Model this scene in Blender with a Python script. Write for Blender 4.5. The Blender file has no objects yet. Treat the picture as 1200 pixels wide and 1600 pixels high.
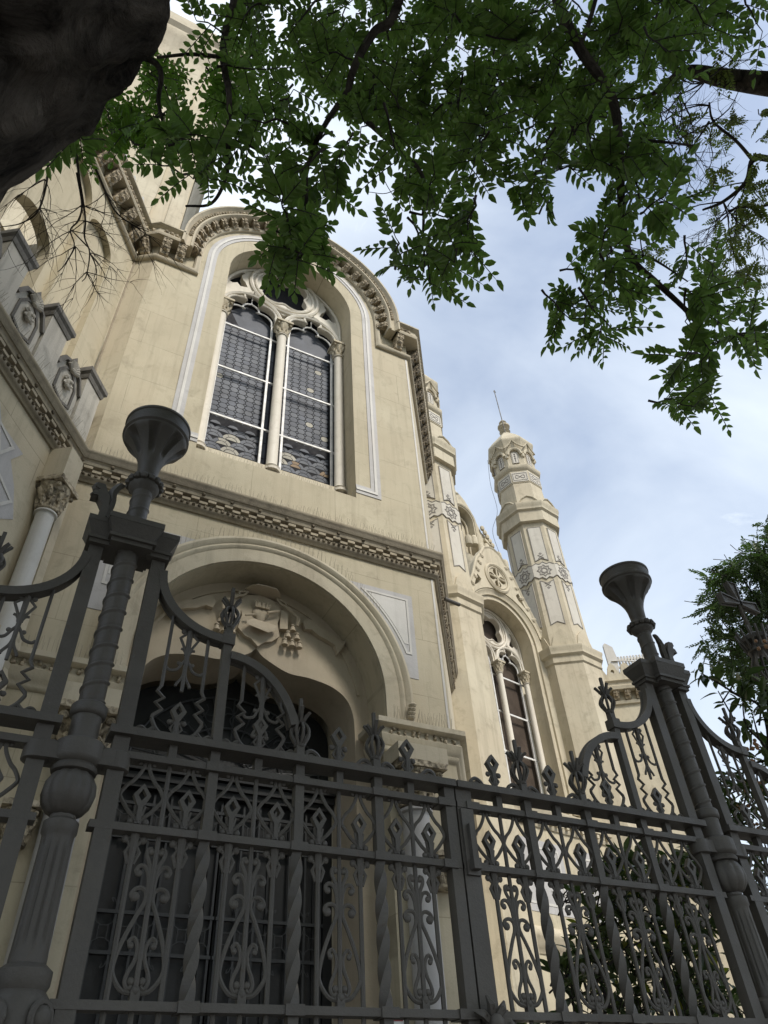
import bpy, bmesh, math, random
from math import sin, cos, pi, radians as R, hypot, atan2
from mathutils import Vector as V, Matrix as M, noise
from mathutils.geometry import tessellate_polygon, delaunay_2d_cdt
random.seed(11)
sc = bpy.context.scene
COL = sc.collection
TAU = 2*pi
# ------------------------------------------------------------------ camera
FPX = 1126.787; PITCH, ROLL, YAW = R(42.60145), R(-3.8616), R(29.56183)
CAM = V((0, 0, 1.6))
fw = V((sin(YAW)*cos(PITCH), cos(YAW)*cos(PITCH), sin(PITCH)))
_r = V((cos(YAW), -sin(YAW), 0)); _u = _r.cross(fw)
rt = _r*cos(ROLL)+_u*sin(ROLL); up = -_r*sin(ROLL)+_u*cos(ROLL)
cd = bpy.data.cameras.new('camera'); cam = bpy.data.objects.new('camera', cd); COL.objects.link(cam)
cam.matrix_world = M(((rt.x, up.x, -fw.x, CAM.x), (rt.y, up.y, -fw.y, CAM.y), (rt.z, up.z, -fw.z, CAM.z), (0, 0, 0, 1)))
cd.sensor_fit = 'HORIZONTAL'; cd.sensor_width = 36; cd.lens = 36*FPX/1200; cd.clip_end = 2000; cd.clip_start = .05
sc.camera = cam
def at(x, y, d):                       # survey sight: point seen at photo pixel x, y, d metres ahead
    return CAM+(rt*((x-600)/FPX)-up*((y-800)/FPX)+fw)*d
def seen(p):
    q = p-CAM; z = q.dot(fw)
    if z < .05: return None
    return (600+FPX*q.dot(rt)/z, 800-FPX*q.dot(up)/z)
# ------------------------------------------------------------------ materials
def mat(name):
    m = bpy.data.materials.new(name); m.use_nodes = True
    nt = m.node_tree; b = nt.nodes['Principled BSDF']
    return m, nt, b
def N(nt, t, **k):
    n = nt.nodes.new(t)
    for a, v in k.items():
        if a.startswith('i_'): n.inputs[a[2:].replace('_', ' ')].default_value = v
        else: setattr(n, a, v)
    return n
def mixc(nt, fac, a, b):
    n = nt.nodes.new('ShaderNodeMix'); n.data_type = 'RGBA'
    for s, v in ((0, fac), (6, a), (7, b)):
        if hasattr(v, 'is_output'): nt.links.new(v, n.inputs[s])
        else: n.inputs[s].default_value = v if s == 0 else (*v, 1)
    return n.outputs[2]
def ramp(nt, src, p0, p1, c0=0, c1=1):
    n = nt.nodes.new('ShaderNodeMapRange'); n.inputs[1].default_value = p0; n.inputs[2].default_value = p1
    n.inputs[3].default_value = c0; n.inputs[4].default_value = c1; nt.links.new(src, n.inputs[0]); return n.outputs[0]
def tex(nt, kind='noise', scale=5, detail=5, stretch=None, rough=.6, coord='Object', dist=0):
    tc = nt.nodes.new('ShaderNodeTexCoord'); src = tc.outputs[coord]
    if stretch:
        mp = nt.nodes.new('ShaderNodeMapping'); mp.inputs['Scale'].default_value = stretch
        nt.links.new(src, mp.inputs[0]); src = mp.outputs[0]
    if kind == 'noise':
        n = nt.nodes.new('ShaderNodeTexNoise'); n.inputs['Scale'].default_value = scale; n.inputs['Detail'].default_value = detail
        n.inputs['Roughness'].default_value = rough; n.inputs['Distortion'].default_value = dist
    else:
        n = nt.nodes.new('ShaderNodeTexVoronoi'); n.inputs['Scale'].default_value = scale
    nt.links.new(src, n.inputs['Vector']); return n.outputs[0]
def bump(nt, b, h, s=.3, d=.02, prev=None):
    n = nt.nodes.new('ShaderNodeBump'); n.inputs['Strength'].default_value = s; n.inputs['Distance'].default_value = d
    nt.links.new(h, n.inputs['Height'])
    if prev: nt.links.new(prev, n.inputs['Normal'])
    nt.links.new(n.outputs[0], b.inputs['Normal']); return n.outputs[0]
def stone(name, c0, c1, c2, joints=None, dirt=.5, rough=.85, bs=.25, carve=0, streak=.35):
    m, nt, b = mat(name); L = nt.links.new
    a = mixc(nt, ramp(nt, tex(nt, scale=1.3, detail=6), .35, .68), c0, c1)
    a = mixc(nt, ramp(nt, tex(nt, scale=.45, detail=4), .42, .62, 0, .55), a, (c0[0]*.93, c0[1]*.885, c0[2]*.86))
    f = tex(nt, scale=1, detail=5, stretch=(7, 7, .45), rough=.65)
    a = mixc(nt, ramp(nt, f, .5, .78, 0, streak), a, c2)
    g = tex(nt, scale=3.1, detail=8, rough=.72, dist=.6)
    a = mixc(nt, ramp(nt, g, .52, .72, 0, dirt), a, c2)
    hgt = tex(nt, scale=38, detail=4)
    if joints:
        tc = nt.nodes.new('ShaderNodeTexCoord'); sp = nt.nodes.new('ShaderNodeSeparateXYZ'); cb = nt.nodes.new('ShaderNodeCombineXYZ')
        L(tc.outputs['Object'], sp.inputs[0]); L(sp.outputs[0], cb.inputs[0]); L(sp.outputs[2], cb.inputs[1])
        wob = N(nt, 'ShaderNodeTexNoise', i_Scale=1.4, i_Detail=2.0); L(cb.outputs[0], wob.inputs['Vector'])
        va = N(nt, 'ShaderNodeVectorMath', operation='MULTIPLY_ADD'); L(wob.outputs[1], va.inputs[0]); va.inputs[1].default_value = (.03, .03, 0); L(cb.outputs[0], va.inputs[2])
        bk = nt.nodes.new('ShaderNodeTexBrick'); L(va.outputs[0], bk.inputs[0])
        bk.inputs['Scale'].default_value = 1; bk.inputs['Brick Width'].default_value = joints[0]; bk.inputs['Row Height'].default_value = joints[1]
        bk.inputs['Mortar Size'].default_value = .006; bk.inputs['Mortar Smooth'].default_value = .3
        bk.inputs['Color1'].default_value = (.4, .4, .4, 1); bk.inputs['Color2'].default_value = (.6, .6, .6, 1)
        a = mixc(nt, ramp(nt, bk.outputs[0], .4, .6, .0, .32), a, c1)
        fade = ramp(nt, tex(nt, scale=.9, detail=3), .35, .62, .03, .55)
        mm = N(nt, 'ShaderNodeMath', operation='MULTIPLY'); L(bk.outputs[1], mm.inputs[0]); L(fade, mm.inputs[1])
        a = mixc(nt, mm.outputs[0], a, tuple(x*.62 for x in c2))
        iv = N(nt, 'ShaderNodeMath', operation='MULTIPLY_ADD'); L(mm.outputs[0], iv.inputs[0]); iv.inputs[1].default_value = -.6; L(hgt, iv.inputs[2]); hgt = iv.outputs[0]
    L(a, b.inputs['Base Color']); b.inputs['Roughness'].default_value = rough; b.inputs['Specular IOR Level'].default_value = .25
    pv = bump(nt, b, hgt, bs, .01)
    if carve:
        vv = tex(nt, 'vor', scale=carve); pv = bump(nt, b, vv, .9, .03, pv)
        a2 = mixc(nt, ramp(nt, tex(nt, scale=carve*.8, detail=3), .46, .62, 0, .75), a, tuple(x*.5 for x in c2)); L(a2, b.inputs['Base Color'])
    return m
def plain(name, c, rough=.6, var=.25, sc_=6, metal=0, spec=.4, bs=.15, bsc=30):
    m, nt, b = mat(name)
    col = mixc(nt, ramp(nt, tex(nt, scale=sc_, detail=6, rough=.65), .3, .7), tuple(x*(1-var) for x in c), tuple(min(1, x*(1+var*.6)) for x in c))
    nt.links.new(col, b.inputs['Base Color']); b.inputs['Metallic'].default_value = metal
    nt.links.new(ramp(nt, tex(nt, scale=9, detail=4), .3, .7, rough-.1, min(1, rough+.12)), b.inputs['Roughness'])
    b.inputs['Specular IOR Level'].default_value = spec
    bump(nt, b, tex(nt, scale=bsc, detail=5), bs, .01); return m
STU = stone('cream_stucco', (.54, .485, .355), (.455, .402, .288), (.25, .215, .15), joints=(1.45, .95), dirt=.5, streak=.5)
STP = stone('cream_render', (.55, .497, .375), (.46, .41, .30), (.25, .215, .155), dirt=.55, streak=.5)
TRIM = stone('cream_trim', (.53, .475, .36), (.44, .39, .285), (.23, .19, .13), dirt=.45, streak=.4, bs=.35)
DARK = stone('soiled_trim', (.36, .315, .235), (.26, .225, .168), (.10, .083, .06), dirt=.6, streak=.5, bs=.5)
CARV = stone('carved_trim', (.50, .43, .31), (.40, .34, .24), (.15, .125, .09), dirt=.5, bs=.4, carve=16)
MIDT = stone('grimy_trim', (.43, .375, .275), (.34, .295, .215), (.16, .135, .10), dirt=.6, streak=.5, bs=.5)
CARD = stone('dark_carving', (.26, .22, .155), (.18, .15, .105), (.07, .058, .042), dirt=.6, bs=.5, carve=22)
TYMP = stone('veined_stone', (.50, .43, .32), (.42, .36, .265), (.27, .22, .155), dirt=.3, streak=.3)
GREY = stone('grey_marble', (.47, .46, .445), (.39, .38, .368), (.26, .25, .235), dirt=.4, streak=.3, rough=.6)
WHIM = stone('white_marble', (.60, .585, .54), (.51, .495, .455), (.35, .335, .295), dirt=.35, streak=.35, rough=.55)
WHIT = stone('white_tracery_stone', (.72, .68, .59), (.62, .575, .48), (.36, .32, .25), dirt=.4, streak=.35, rough=.7)
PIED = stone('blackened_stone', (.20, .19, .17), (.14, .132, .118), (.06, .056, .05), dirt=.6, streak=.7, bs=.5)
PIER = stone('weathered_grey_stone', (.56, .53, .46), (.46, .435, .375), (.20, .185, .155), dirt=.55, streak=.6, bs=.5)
LINE = plain('dark_inlay', (.21, .192, .17), .7)
TURM = stone('turret_marble', (.57, .545, .475), (.50, .47, .40), (.33, .30, .25), dirt=.45, streak=.45, rough=.65)
PAINT = plain('white_painted_iron', (.72, .71, .68), .5)
def ironm():
    m, nt, b = mat('painted_iron'); L = nt.links.new
    a = mixc(nt, ramp(nt, tex(nt, scale=4, detail=7, rough=.7), .3, .7), (.064, .058, .049), (.106, .098, .084))
    a = mixc(nt, ramp(nt, tex(nt, scale=11, detail=8, rough=.75, dist=.8), .60, .66, 0, .55), a, (.085, .06, .042))
    a = mixc(nt, ramp(nt, tex(nt, scale=26, detail=6, rough=.8), .64, .70, 0, .6), a, (.13, .128, .12))
    L(a, b.inputs['Base Color']); L(ramp(nt, tex(nt, scale=8, detail=5), .3, .7, .38, .68), b.inputs['Roughness']); b.inputs['Specular IOR Level'].default_value = .4
    bump(nt, b, tex(nt, scale=60, detail=6, rough=.7), .3, .01); return m
IRON = ironm()
DOOR = plain('dark_door_paint', (.013, .0135, .0135), .5)
GRIL = plain('dark_grille_iron', (.035, .037, .038), .5)
LEAD = plain('lead_came', (.022, .022, .025), .7, spec=.1)
WIRE = plain('spike_wire', (.30, .265, .20), .5)
def glassm(name, c):
    m, nt, b = mat(name)
    L = nt.links.new
    a = mixc(nt, ramp(nt, tex(nt, scale=2.4, detail=5), .3, .7), tuple(x*.65 for x in c), tuple(x*1.15 for x in c))
    L(a, b.inputs['Base Color']); b.inputs['Roughness'].default_value = .5; b.inputs["Specular IOR Level"].default_value = .09
    bump(nt, b, tex(nt, scale=7, detail=3), .25, .02); return m
GL = [glassm('leaded_glass_blue', (.115, .126, .150)), glassm('leaded_glass_grey', (.142, .152, .172)), glassm('leaded_glass_pale', (.40, .38, .32)), glassm('leaded_glass_amber', (.27, .19, .115)), glassm('leaded_glass_dark', (.095, .103, .122)), glassm('leaded_glass_brown', (.085, .066, .052))]
def leafm(name, c, var=.5, tr=.35, rough=.45):
    m, nt, b = mat(name); L = nt.links.new
    g = nt.nodes.new('ShaderNodeNewGeometry')
    col = mixc(nt, ramp(nt, g.outputs['Random Per Island'], 0, 1), tuple(x*(1-var) for x in c), (min(1, c[0]*(1+var*1.5)), c[1]*(1+var), c[2]*(1+var*.3)))
    L(col, b.inputs['Base Color']); b.inputs['Roughness'].default_value = rough; b.inputs['Specular IOR Level'].default_value = .35
    t = nt.nodes.new('ShaderNodeBsdfTranslucent'); c2 = mixc(nt, .5, (c[0]*1.6, c[1]*1.6, c[2]*.8), (c[0]*1.2, c[1]*1.5, c[2]*.6)); L(c2, t.inputs[0])
    ms = nt.nodes.new('ShaderNodeMixShader'); ms.inputs[0].default_value = tr
    L(b.outputs[0], ms.inputs[1]); L(t.outputs[0], ms.inputs[2]); L(ms.outputs[0], nt.nodes['Material Output'].inputs[0]); return m
LEAF = leafm('street_tree_leaf', (.10, .165, .06), tr=.55)
LEAFB = leafm('bright_young_leaf', (.09, .17, .035), tr=.5)
LEAFF = leafm('far_tree_leaf', (.115, .15, .055), tr=.45)
LEAFD = leafm('dark_tree_leaf', (.05, .09, .037), tr=.35)
LOQ = leafm('glossy_shrub_leaf', (.052, .085, .036), var=.6, tr=.22, rough=.3)
LOQY = leafm('yellowing_shrub_leaf', (.20, .22, .035), tr=.35, rough=.35)
FRUIT = plain('orange_fruit', (.28, .15, .07), .5)
def barkm():
    m, nt, b = mat('dark_bark'); L = nt.links.new
    f = tex(nt, scale=3, detail=8, stretch=(2.2, 2.2, .7), rough=.7, dist=1)
    a = mixc(nt, ramp(nt, f, .35, .65), (.010, .009, .008), (.12, .103, .085)); L(a, b.inputs['Base Color'])
    b.inputs['Roughness'].default_value = .95; b.inputs['Specular IOR Level'].default_value = .1
    bump(nt, b, f, 1, .12); return m
BARK = barkm()
TWIG = plain('dark_twig', (.03, .024, .02), .8)
# ------------------------------------------------------------------ mesh builder
ID = lambda p: p
class MB:
    def __init__(s): s.v = []; s.f = []; s.mi = []; s.cur = 0
    def add(s, vs, fs):
        o = len(s.v); s.v += [tuple(p) for p in vs]; s.f += [[o+i for i in f] for f in fs]; s.mi += [s.cur]*len(fs)
    def box(s, x0, x1, y0, y1, z0, z1):
        s.add([(x, y, z) for z in (z0, z1) for y in (y0, y1) for x in (x0, x1)], [(0, 2, 3, 1), (4, 5, 7, 6), (0, 1, 5, 4), (2, 6, 7, 3), (0, 4, 6, 2), (1, 3, 7, 5)])
    def frustum(s, a, b, za, zb):      # a, b = (x0,x1,y0,y1)
        P = [(a[0], a[2], za), (a[1], a[2], za), (a[1], a[3], za), (a[0], a[3], za), (b[0], b[2], zb), (b[1], b[2], zb), (b[1], b[3], zb), (b[0], b[3], zb)]
        s.add(P, [(3, 2, 1, 0), (4, 5, 6, 7), (0, 1, 5, 4), (1, 2, 6, 5), (2, 3, 7, 6), (3, 0, 4, 7)])
    def tube(s, pts, r, n=6, closed=False, flat=None, cap=True):
        pts = [V(p) for p in pts]; k = len(pts)
        if k < 2: return
        rs = r if isinstance(r, (list, tuple)) else [r]*k
        ref = None; vs = []
        for i, p in enumerate(pts):
            a = pts[i-1] if (i or closed) else p; b = pts[(i+1) % k] if (i < k-1 or closed) else p
            t = (b-a)
            t = t.normalized() if t.length > 1e-9 else V((0, 0, 1))
            if ref is None: ref = V((0, 1, 0)) if abs(t.y) < .9 else V((1, 0, 0))
            e = t.cross(ref)
            if e.length < 1e-4: e = t.cross(V((.3, .5, .8)))
            e.normalize(); g = e.cross(t)
            if not flat: ref = g
            for j in range(n):
                c = TAU*(j+.5)/n; vs.append(p+e*cos(c)*rs[i]+g*sin(c)*rs[i]*(flat or 1))
        fs = []
        for i in range(k if closed else k-1):
            i2 = (i+1) % k
            for j in range(n): fs.append((i*n+j, i*n+(j+1) % n, i2*n+(j+1) % n, i2*n+j))
        if not closed and cap: fs += [tuple(range(n))[::-1], tuple((k-1)*n+j for j in range(n))]
        s.add(vs, fs)
    def lathe(s, prof, c=(0, 0, 0), n=24, fn=None, cap=True, rot=0):
        vs = []
        for r, z in prof:
            for j in range(n):
                th = TAU*j/n+rot; q = fn(th, z, r) if fn else r
                vs.append((c[0]+q*cos(th), c[1]+q*sin(th), c[2]+z))
        k = len(prof); fs = []
        for i in range(k-1):
            for j in range(n): fs.append((i*n+j, i*n+(j+1) % n, (i+1)*n+(j+1) % n, (i+1)*n+j))
        if cap: fs += [tuple(range(n))[::-1], tuple((k-1)*n+j for j in range(n))]
        s.add(vs, fs)
    def ball(s, c, r, n=8, sq=(1, 1, 1)):
        vs = []; k = max(4, n//2)
        for i in range(k+1):
            ph = pi*i/k-pi/2
            for j in range(n): vs.append((c[0]+r*sq[0]*cos(ph)*cos(TAU*j/n), c[1]+r*sq[1]*cos(ph)*sin(TAU*j/n), c[2]+r*sq[2]*sin(ph)))
        s.add(vs, [(i*n+j, i*n+(j+1) % n, (i+1)*n+(j+1) % n, (i+1)*n+j) for i in range(k) for j in range(n)])
    def plate(s, outer, holes, w0, w1, m=lambda a, b, w: (a, -w, b)):
        loops = [outer]+list(holes); flat = [p for l in loops for p in l]; n = len(flat)
        if len(loops) == 1 and len(outer) < 9:
            tri = [tuple(t) for t in tessellate_polygon([[V((p[0], p[1], 0)) for p in outer]])]; pts = flat
        else:                             # constrained triangulation, kept where an odd number of loops surrounds it
            ed = []; o = 0
            for l in loops: ed += [(o+i, o+(i+1) % len(l)) for i in range(len(l))]; o += len(l)
            vo, eo, fo_, a_, b_, c_ = delaunay_2d_cdt([V((p[0], p[1])) for p in flat], ed, [], 0, 1e-6)
            def odd(x, y):
                k = False
                for l in loops:
                    j = l[-1]
                    for i in l:
                        if (i[1] > y) != (j[1] > y) and x < (j[0]-i[0])*(y-i[1])/(j[1]-i[1])+i[0]: k = not k
                        j = i
                return k
            tri = [tuple(f) for f in fo_ if odd(sum(vo[i].x for i in f)/len(f), sum(vo[i].y for i in f)/len(f))]; pts = [(q.x, q.y) for q in vo]
        k = len(pts)
        s.add([m(p[0], p[1], w0) for p in pts]+[m(p[0], p[1], w1) for p in pts], tri+[tuple(i+k for i in t)[::-1] for t in tri])
        fs = []; o = 0
        for l in loops:
            k = len(l); fs += [(o+i, o+(i+1) % k, n+o+(i+1) % k, n+o+i) for i in range(k)]; o += k
        s.add([m(p[0], p[1], w0) for p in flat]+[m(p[0], p[1], w1) for p in flat], fs)
    def sweep(s, path, prof, m, closed=False, cap=True, mi=None):   # prof (n, w): n to the right of travel
        k = len(path); vs = []
        for i, p in enumerate(path):
            a = path[i-1] if (i or closed) else None; b = path[(i+1) % k] if (i < k-1 or closed) else None
            ns = []
            for u, v in ((a, p), (p, b)):
                if u is not None and v is not None:
                    d = hypot(v[0]-u[0], v[1]-u[1]); ns.append(((v[1]-u[1])/d, -(v[0]-u[0])/d))
            nx = sum(q[0] for q in ns); ny = sum(q[1] for q in ns)
            if len(ns) == 2:
                g = 1+ns[0][0]*ns[1][0]+ns[0][1]*ns[1][1]; nx /= g; ny /= g
            for q, w in prof: vs.append(m(p[0]+nx*q, p[1]+ny*q, w))
        h = len(prof); fs = []
        for i in range(k if closed else k-1):
            i2 = (i+1) % k
            for j in range(h): fs.append((i*h+j, i2*h+j, i2*h+(j+1) % h, i*h+(j+1) % h))
        if not closed and cap: fs += [tuple(range(h)), tuple((k-1)*h+j for j in range(h))[::-1]]
        s.add(vs, fs)
        if mi:
            k0 = len(s.mi)-len(fs)
            for i in range((k if closed else k-1)*h): s.mi[k0+i] = mi[i % h]
    def mesh(s, name, mats, ang=35, recalc=True):
        me = bpy.data.meshes.new(name); me.from_pydata(s.v, [], s.f)
        for m in (mats if isinstance(mats, (list, tuple)) else [mats]): me.materials.append(m)
        if any(s.mi): me.polygons.foreach_set('material_index', s.mi)
        if recalc:
            bm = bmesh.new(); bm.from_mesh(me); bmesh.ops.remove_doubles(bm, verts=bm.verts, dist=1e-6); bmesh.ops.recalc_face_normals(bm, faces=bm.faces); bm.to_mesh(me); bm.free()
        if ang: me.shade_smooth(); me.set_sharp_from_angle(angle=R(ang))
        me.update(); return me
WM = {}
def link(name, me, parent=None, mw=None):
    o = bpy.data.objects.new(name, me); COL.objects.link(o); mw = mw or M.Identity(4); WM[o.name] = mw
    o.matrix_world = mw
    if parent:
        o.parent = parent; o.matrix_parent_inverse = WM[parent.name].inverted(); o.matrix_basis = mw
    return o
def T(x, y, z, rz=0): return M.Translation((x, y, z)) @ M.Rotation(rz, 4, 'Z')
def thing(name, label, cat, loc=(0, 0, 0), group=None, rz=0):
    o = link(name, None, None, T(*loc, rz)); o.empty_display_size = .2
    o['label'] = label; o['category'] = cat
    if group: o['group'] = group
    return o
def tag(o, label, cat, group=None):
    o['label'] = label; o['category'] = cat
    if group: o['group'] = group
    return o
def struct(name, mb, m):
    o = link(name, mb.mesh(name, m)); o['kind'] = 'structure'; return o
def part(name, mb, m, parent, mw=None, ang=35, label=None):
    o = link(name, mb.mesh(name, m, ang), parent, mw)
    if label: o['label'] = label
    return o
def isles(name, mb, m, parent, mw=None, ang=35):
    p = list(range(len(mb.v)))
    def fd(i):
        while p[i] != i: p[i] = p[p[i]]; i = p[i]
        return i
    at_ = {}
    for i, q in enumerate(mb.v):
        k_ = tuple(round(c, 5) for c in q)
        if k_ in at_: p[fd(i)] = fd(at_[k_])
        else: at_[k_] = i
    for f in mb.f:
        a = fd(f[0])
        for j in f[1:]: p[fd(j)] = a
    g = {}
    for k, f in enumerate(mb.f): g.setdefault(fd(f[0]), []).append(k)
    out = []
    for ks in g.values():
        q = MB(); ids = {}
        for k in ks:
            for j in mb.f[k]:
                if j not in ids: ids[j] = len(q.v); q.v.append(mb.v[j])
            q.f.append([ids[j] for j in mb.f[k]]); q.mi.append(mb.mi[k])
        out.append(part(name, q, m, parent, mw, ang))
    return out
def arc(cx, cz, r, a0, a1, n): return [(cx+r*cos(R(a0+(a1-a0)*i/n)), cz+r*sin(R(a0+(a1-a0)*i/n))) for i in range(n+1)]
def crv(pts, n=6):
    P = [V(p) for p in pts]; P = [P[0]*2-P[1]]+P+[P[-1]*2-P[-2]]; out = []
    for i in range(1, len(P)-2):
        for k in range(n):
            t = k/n; a, b, c, d = P[i-1], P[i], P[i+1], P[i+2]
            out.append(.5*(2*b+(c-a)*t+(2*a-5*b+4*c-d)*t*t+(3*b-a-3*c+d)*t**3))
    return out+[P[-2]]
# ------------------------------------------------------------------ frames of the church
FA = T(0, 8, 0)
LA = T(-.575, 8.24, 0, R(54.95))
WA = T(-2.039, 9.790, 0, R(11.765))
tL = (cos(R(54.95)), sin(R(54.95))); nL = (tL[1], -tL[0])
def offL(s, v): return (-.575+tL[0]*s+nL[0]*v, 8.24+tL[1]*s+nL[1]*v)
tW = (cos(R(11.765)), sin(R(11.765)))
def onW(s, v): return (-2.039+tW[0]*s+tW[1]*v, 9.790+tW[1]*s-tW[0]*v)
CX = 2.61
XY = lambda a, b, w: (a, b, w)
XZ = lambda a, b, w: (a, -w, b)      # facade-like frames: w stands out of the wall
church = thing('church', 'cream stucco church with arched tracery windows and two slender turrets behind the iron fence', 'church', (2.6, 8.4, 0))
CP = lambda name, mb, m, mw=None, **k: part(name, mb, m, church, mw, **k)
# ---- front wall
b = MB()
win = [(CX-1.4, 10.2)]+arc(CX, 15.9, 1.4, 180, 0, 28)+[(CX+1.4, 10.2)]
por = [(CX-1.73, 0)]+arc(CX, 6.5, 1.73, 180, 0, 28)+[(CX+1.73, 0)]
outer = [(-.365, 0)]+por+[(5.4, 0), (5.4, 15.9), (5.0, 15.95)]+arc(CX, 15.95, 2.39, 0, 180, 32)+[(.2, 15.9), (-.22, 15.9), (-.22, 9.1), (-.365, 9.1)]
b.plate(outer, [win], 0, -.5, XZ)
front = CP('front_wall', b, STU, FA, ang=25)
# facet and left walls
b = MB()
def wallseg(b, p, q, z0, z1, th=.4):
    d = hypot(q[0]-p[0], q[1]-p[1]); nx, ny = (q[1]-p[1])/d, -(q[0]-p[0])/d
    P = [p, q, (q[0]-nx*th, q[1]-ny*th), (p[0]-nx*th, p[1]-ny*th)]
    b.add([(x, y, z0) for x, y in P]+[(x, y, z1) for x, y in P], [(0, 1, 2, 3), (4, 5, 6, 7), (0, 1, 5, 4), (1, 2, 6, 5), (2, 3, 7, 6), (3, 0, 4, 7)])
wallseg(b, (-.575, 8.24), (-.2215, 8.004), 9.1, 15.9, .3)
CP('chamfer_wall', b, STP)
b = MB(); LL = -6
nic = [(-2.62, 9.3)]+arc(-2.14, 12.1, .48, 180, 0, 14)+[(-1.66, 9.3)]
b.plate([(LL, 9.1)]+nic+[(-.02, 9.1), (-.02, 15.9), (LL, 15.9)], [], -.12, -.32, XZ)
b.plate([(-2.8, 9.1), (-1.5, 9.1), (-1.5, 13), (-2.8, 13)], [], -1.0, -1.1, XZ)
for x in (-2.66, -1.62): b.box(x-.04, x+.04, .33, 1.0, 9.1, 12.7)
CP('upper_side_wall', b, STU, LA)
b = MB()                                # blind arcade: raised piers with round-headed fields between
def blind(c, hw, sp): return [(c-hw, 9.2)]+arc(c, sp, hw, 180, 0, 16)+[(c+hw, 9.2)]
b.plate([(LL, 9.2)]+blind(-4.1, .56, 14.2)+blind(-2.14, .66, 14.1)+blind(-.98, .40, 13.9)+[(-.03, 9.2), (-.03, 15.85), (LL, 15.85)], [], 0, -.118, XZ)
CP('blind_arcade', b, STU, LA)
b = MB(); b.plate([(LL, 0), (-.06, 0), (-.06, 9.15), (LL, 9.15)], [], .31, -.1, XZ)
b.box(LL, 0, -.3, .0, 9.16, 9.2)
CP('lower_side_wall', b, STU, LA)
b = MB(); b.box(5.335, 5.372, -.008, .01, 9.34, 15.0); b.box(5.335, 5.372, -.008, .01, 6.13, 8.83); CP('white_edge_strip', b, WHIM, FA)
b = MB(); b.tube([(-.555, 8.222, 9.2), (-.56, 8.222, 15.0)], .022, 6); CP('corner_strip', b, DARK)  # thin dark tube drawn for the dark line down the corner
# right hand side wall
b = MB(); wallseg(b, (5.398, 8.003), (8.14, 11.9), 0, 15.9, .5); CP('side_wall', b, STP)
# ---- lower cornice running left wall > front > side wall
low = [offL(-5.9, .31), (-.365, 8.0), (5.4, 8.0), (8.2, 12.0)]
def prof(pts, z0, z1): return [(-.05, z0)]+pts+[(-.05, z1)]
b = MB()
b.sweep(low, prof([(.03, 8.84), (.045, 8.87), (.07, 8.88), (.085, 8.92), (.085, 8.96), (.06, 8.975), (.06, 9.075), (.125, 9.08), (.135, 9.10), (.135, 9.15), (.15, 9.165), (.165, 9.165), (.185, 9.20), (.20, 9.25), (.21, 9.26), (.21, 9.30)], 8.84, 9.33), XY, mi=[0, 1, 0, 0, 0, 1, 0, 0, 1, 0, 1, 0, 0, 0, 1, 1, 1, 0])  # soiled stone darker in coves, recess and soffit, mid-tone on lips and fillets
def along(path, step, off=0, start=.05):
    out = []
    for (p, q) in zip(path[:-1], path[1:]):
        d = hypot(q[0]-p[0], q[1]-p[1]); n = max(1, int((d-2*start)/step)); t = ((q[0]-p[0])/d, (q[1]-p[1])/d)
        for i in range(n+1):
            s = start+(d-2*start)*i/n
            out.append((p[0]+t[0]*s+t[1]*off, p[1]+t[1]*s-t[0]*off, t))
    return out
def obox(b, x, y, t, w, d0, d1, z0, z1):
    n = (t[1], -t[0]); P = [(x+t[0]*a+n[0]*c, y+t[1]*a+n[1]*c) for a, c in ((-w/2, d0), (w/2, d0), (w/2, d1), (-w/2, d1))]
    b.add([(p[0], p[1], z0) for p in P]+[(p[0], p[1], z1) for p in P], [(0, 1, 2, 3), (4, 5, 6, 7), (0, 1, 5, 4), (1, 2, 6, 5), (2, 3, 7, 6), (3, 0, 4, 7)])
CP('lower_cornice', b, [DARK, MIDT], ang=50)
b = MB()
for k, (x, y, t) in enumerate(along(low, .125)): obox(b, x, y, t, .122, .055, .118 if k % 2 else .105, *((9.026, 9.074) if k % 2 else (8.979, 9.022)))
CP('dentil_course', b, MIDT)
b = MB()
for x, y, t in along(low, .085): b.ball((x+t[1]*.09, y-t[0]*.09, 8.935), .028, 6, (1, 1, .95))
for x, y, t in along(low, .42): b.ball((x+t[1]*.14, y-t[0]*.14, 9.125), .03, 8)
CP('egg_moulding', b, CARD)
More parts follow.
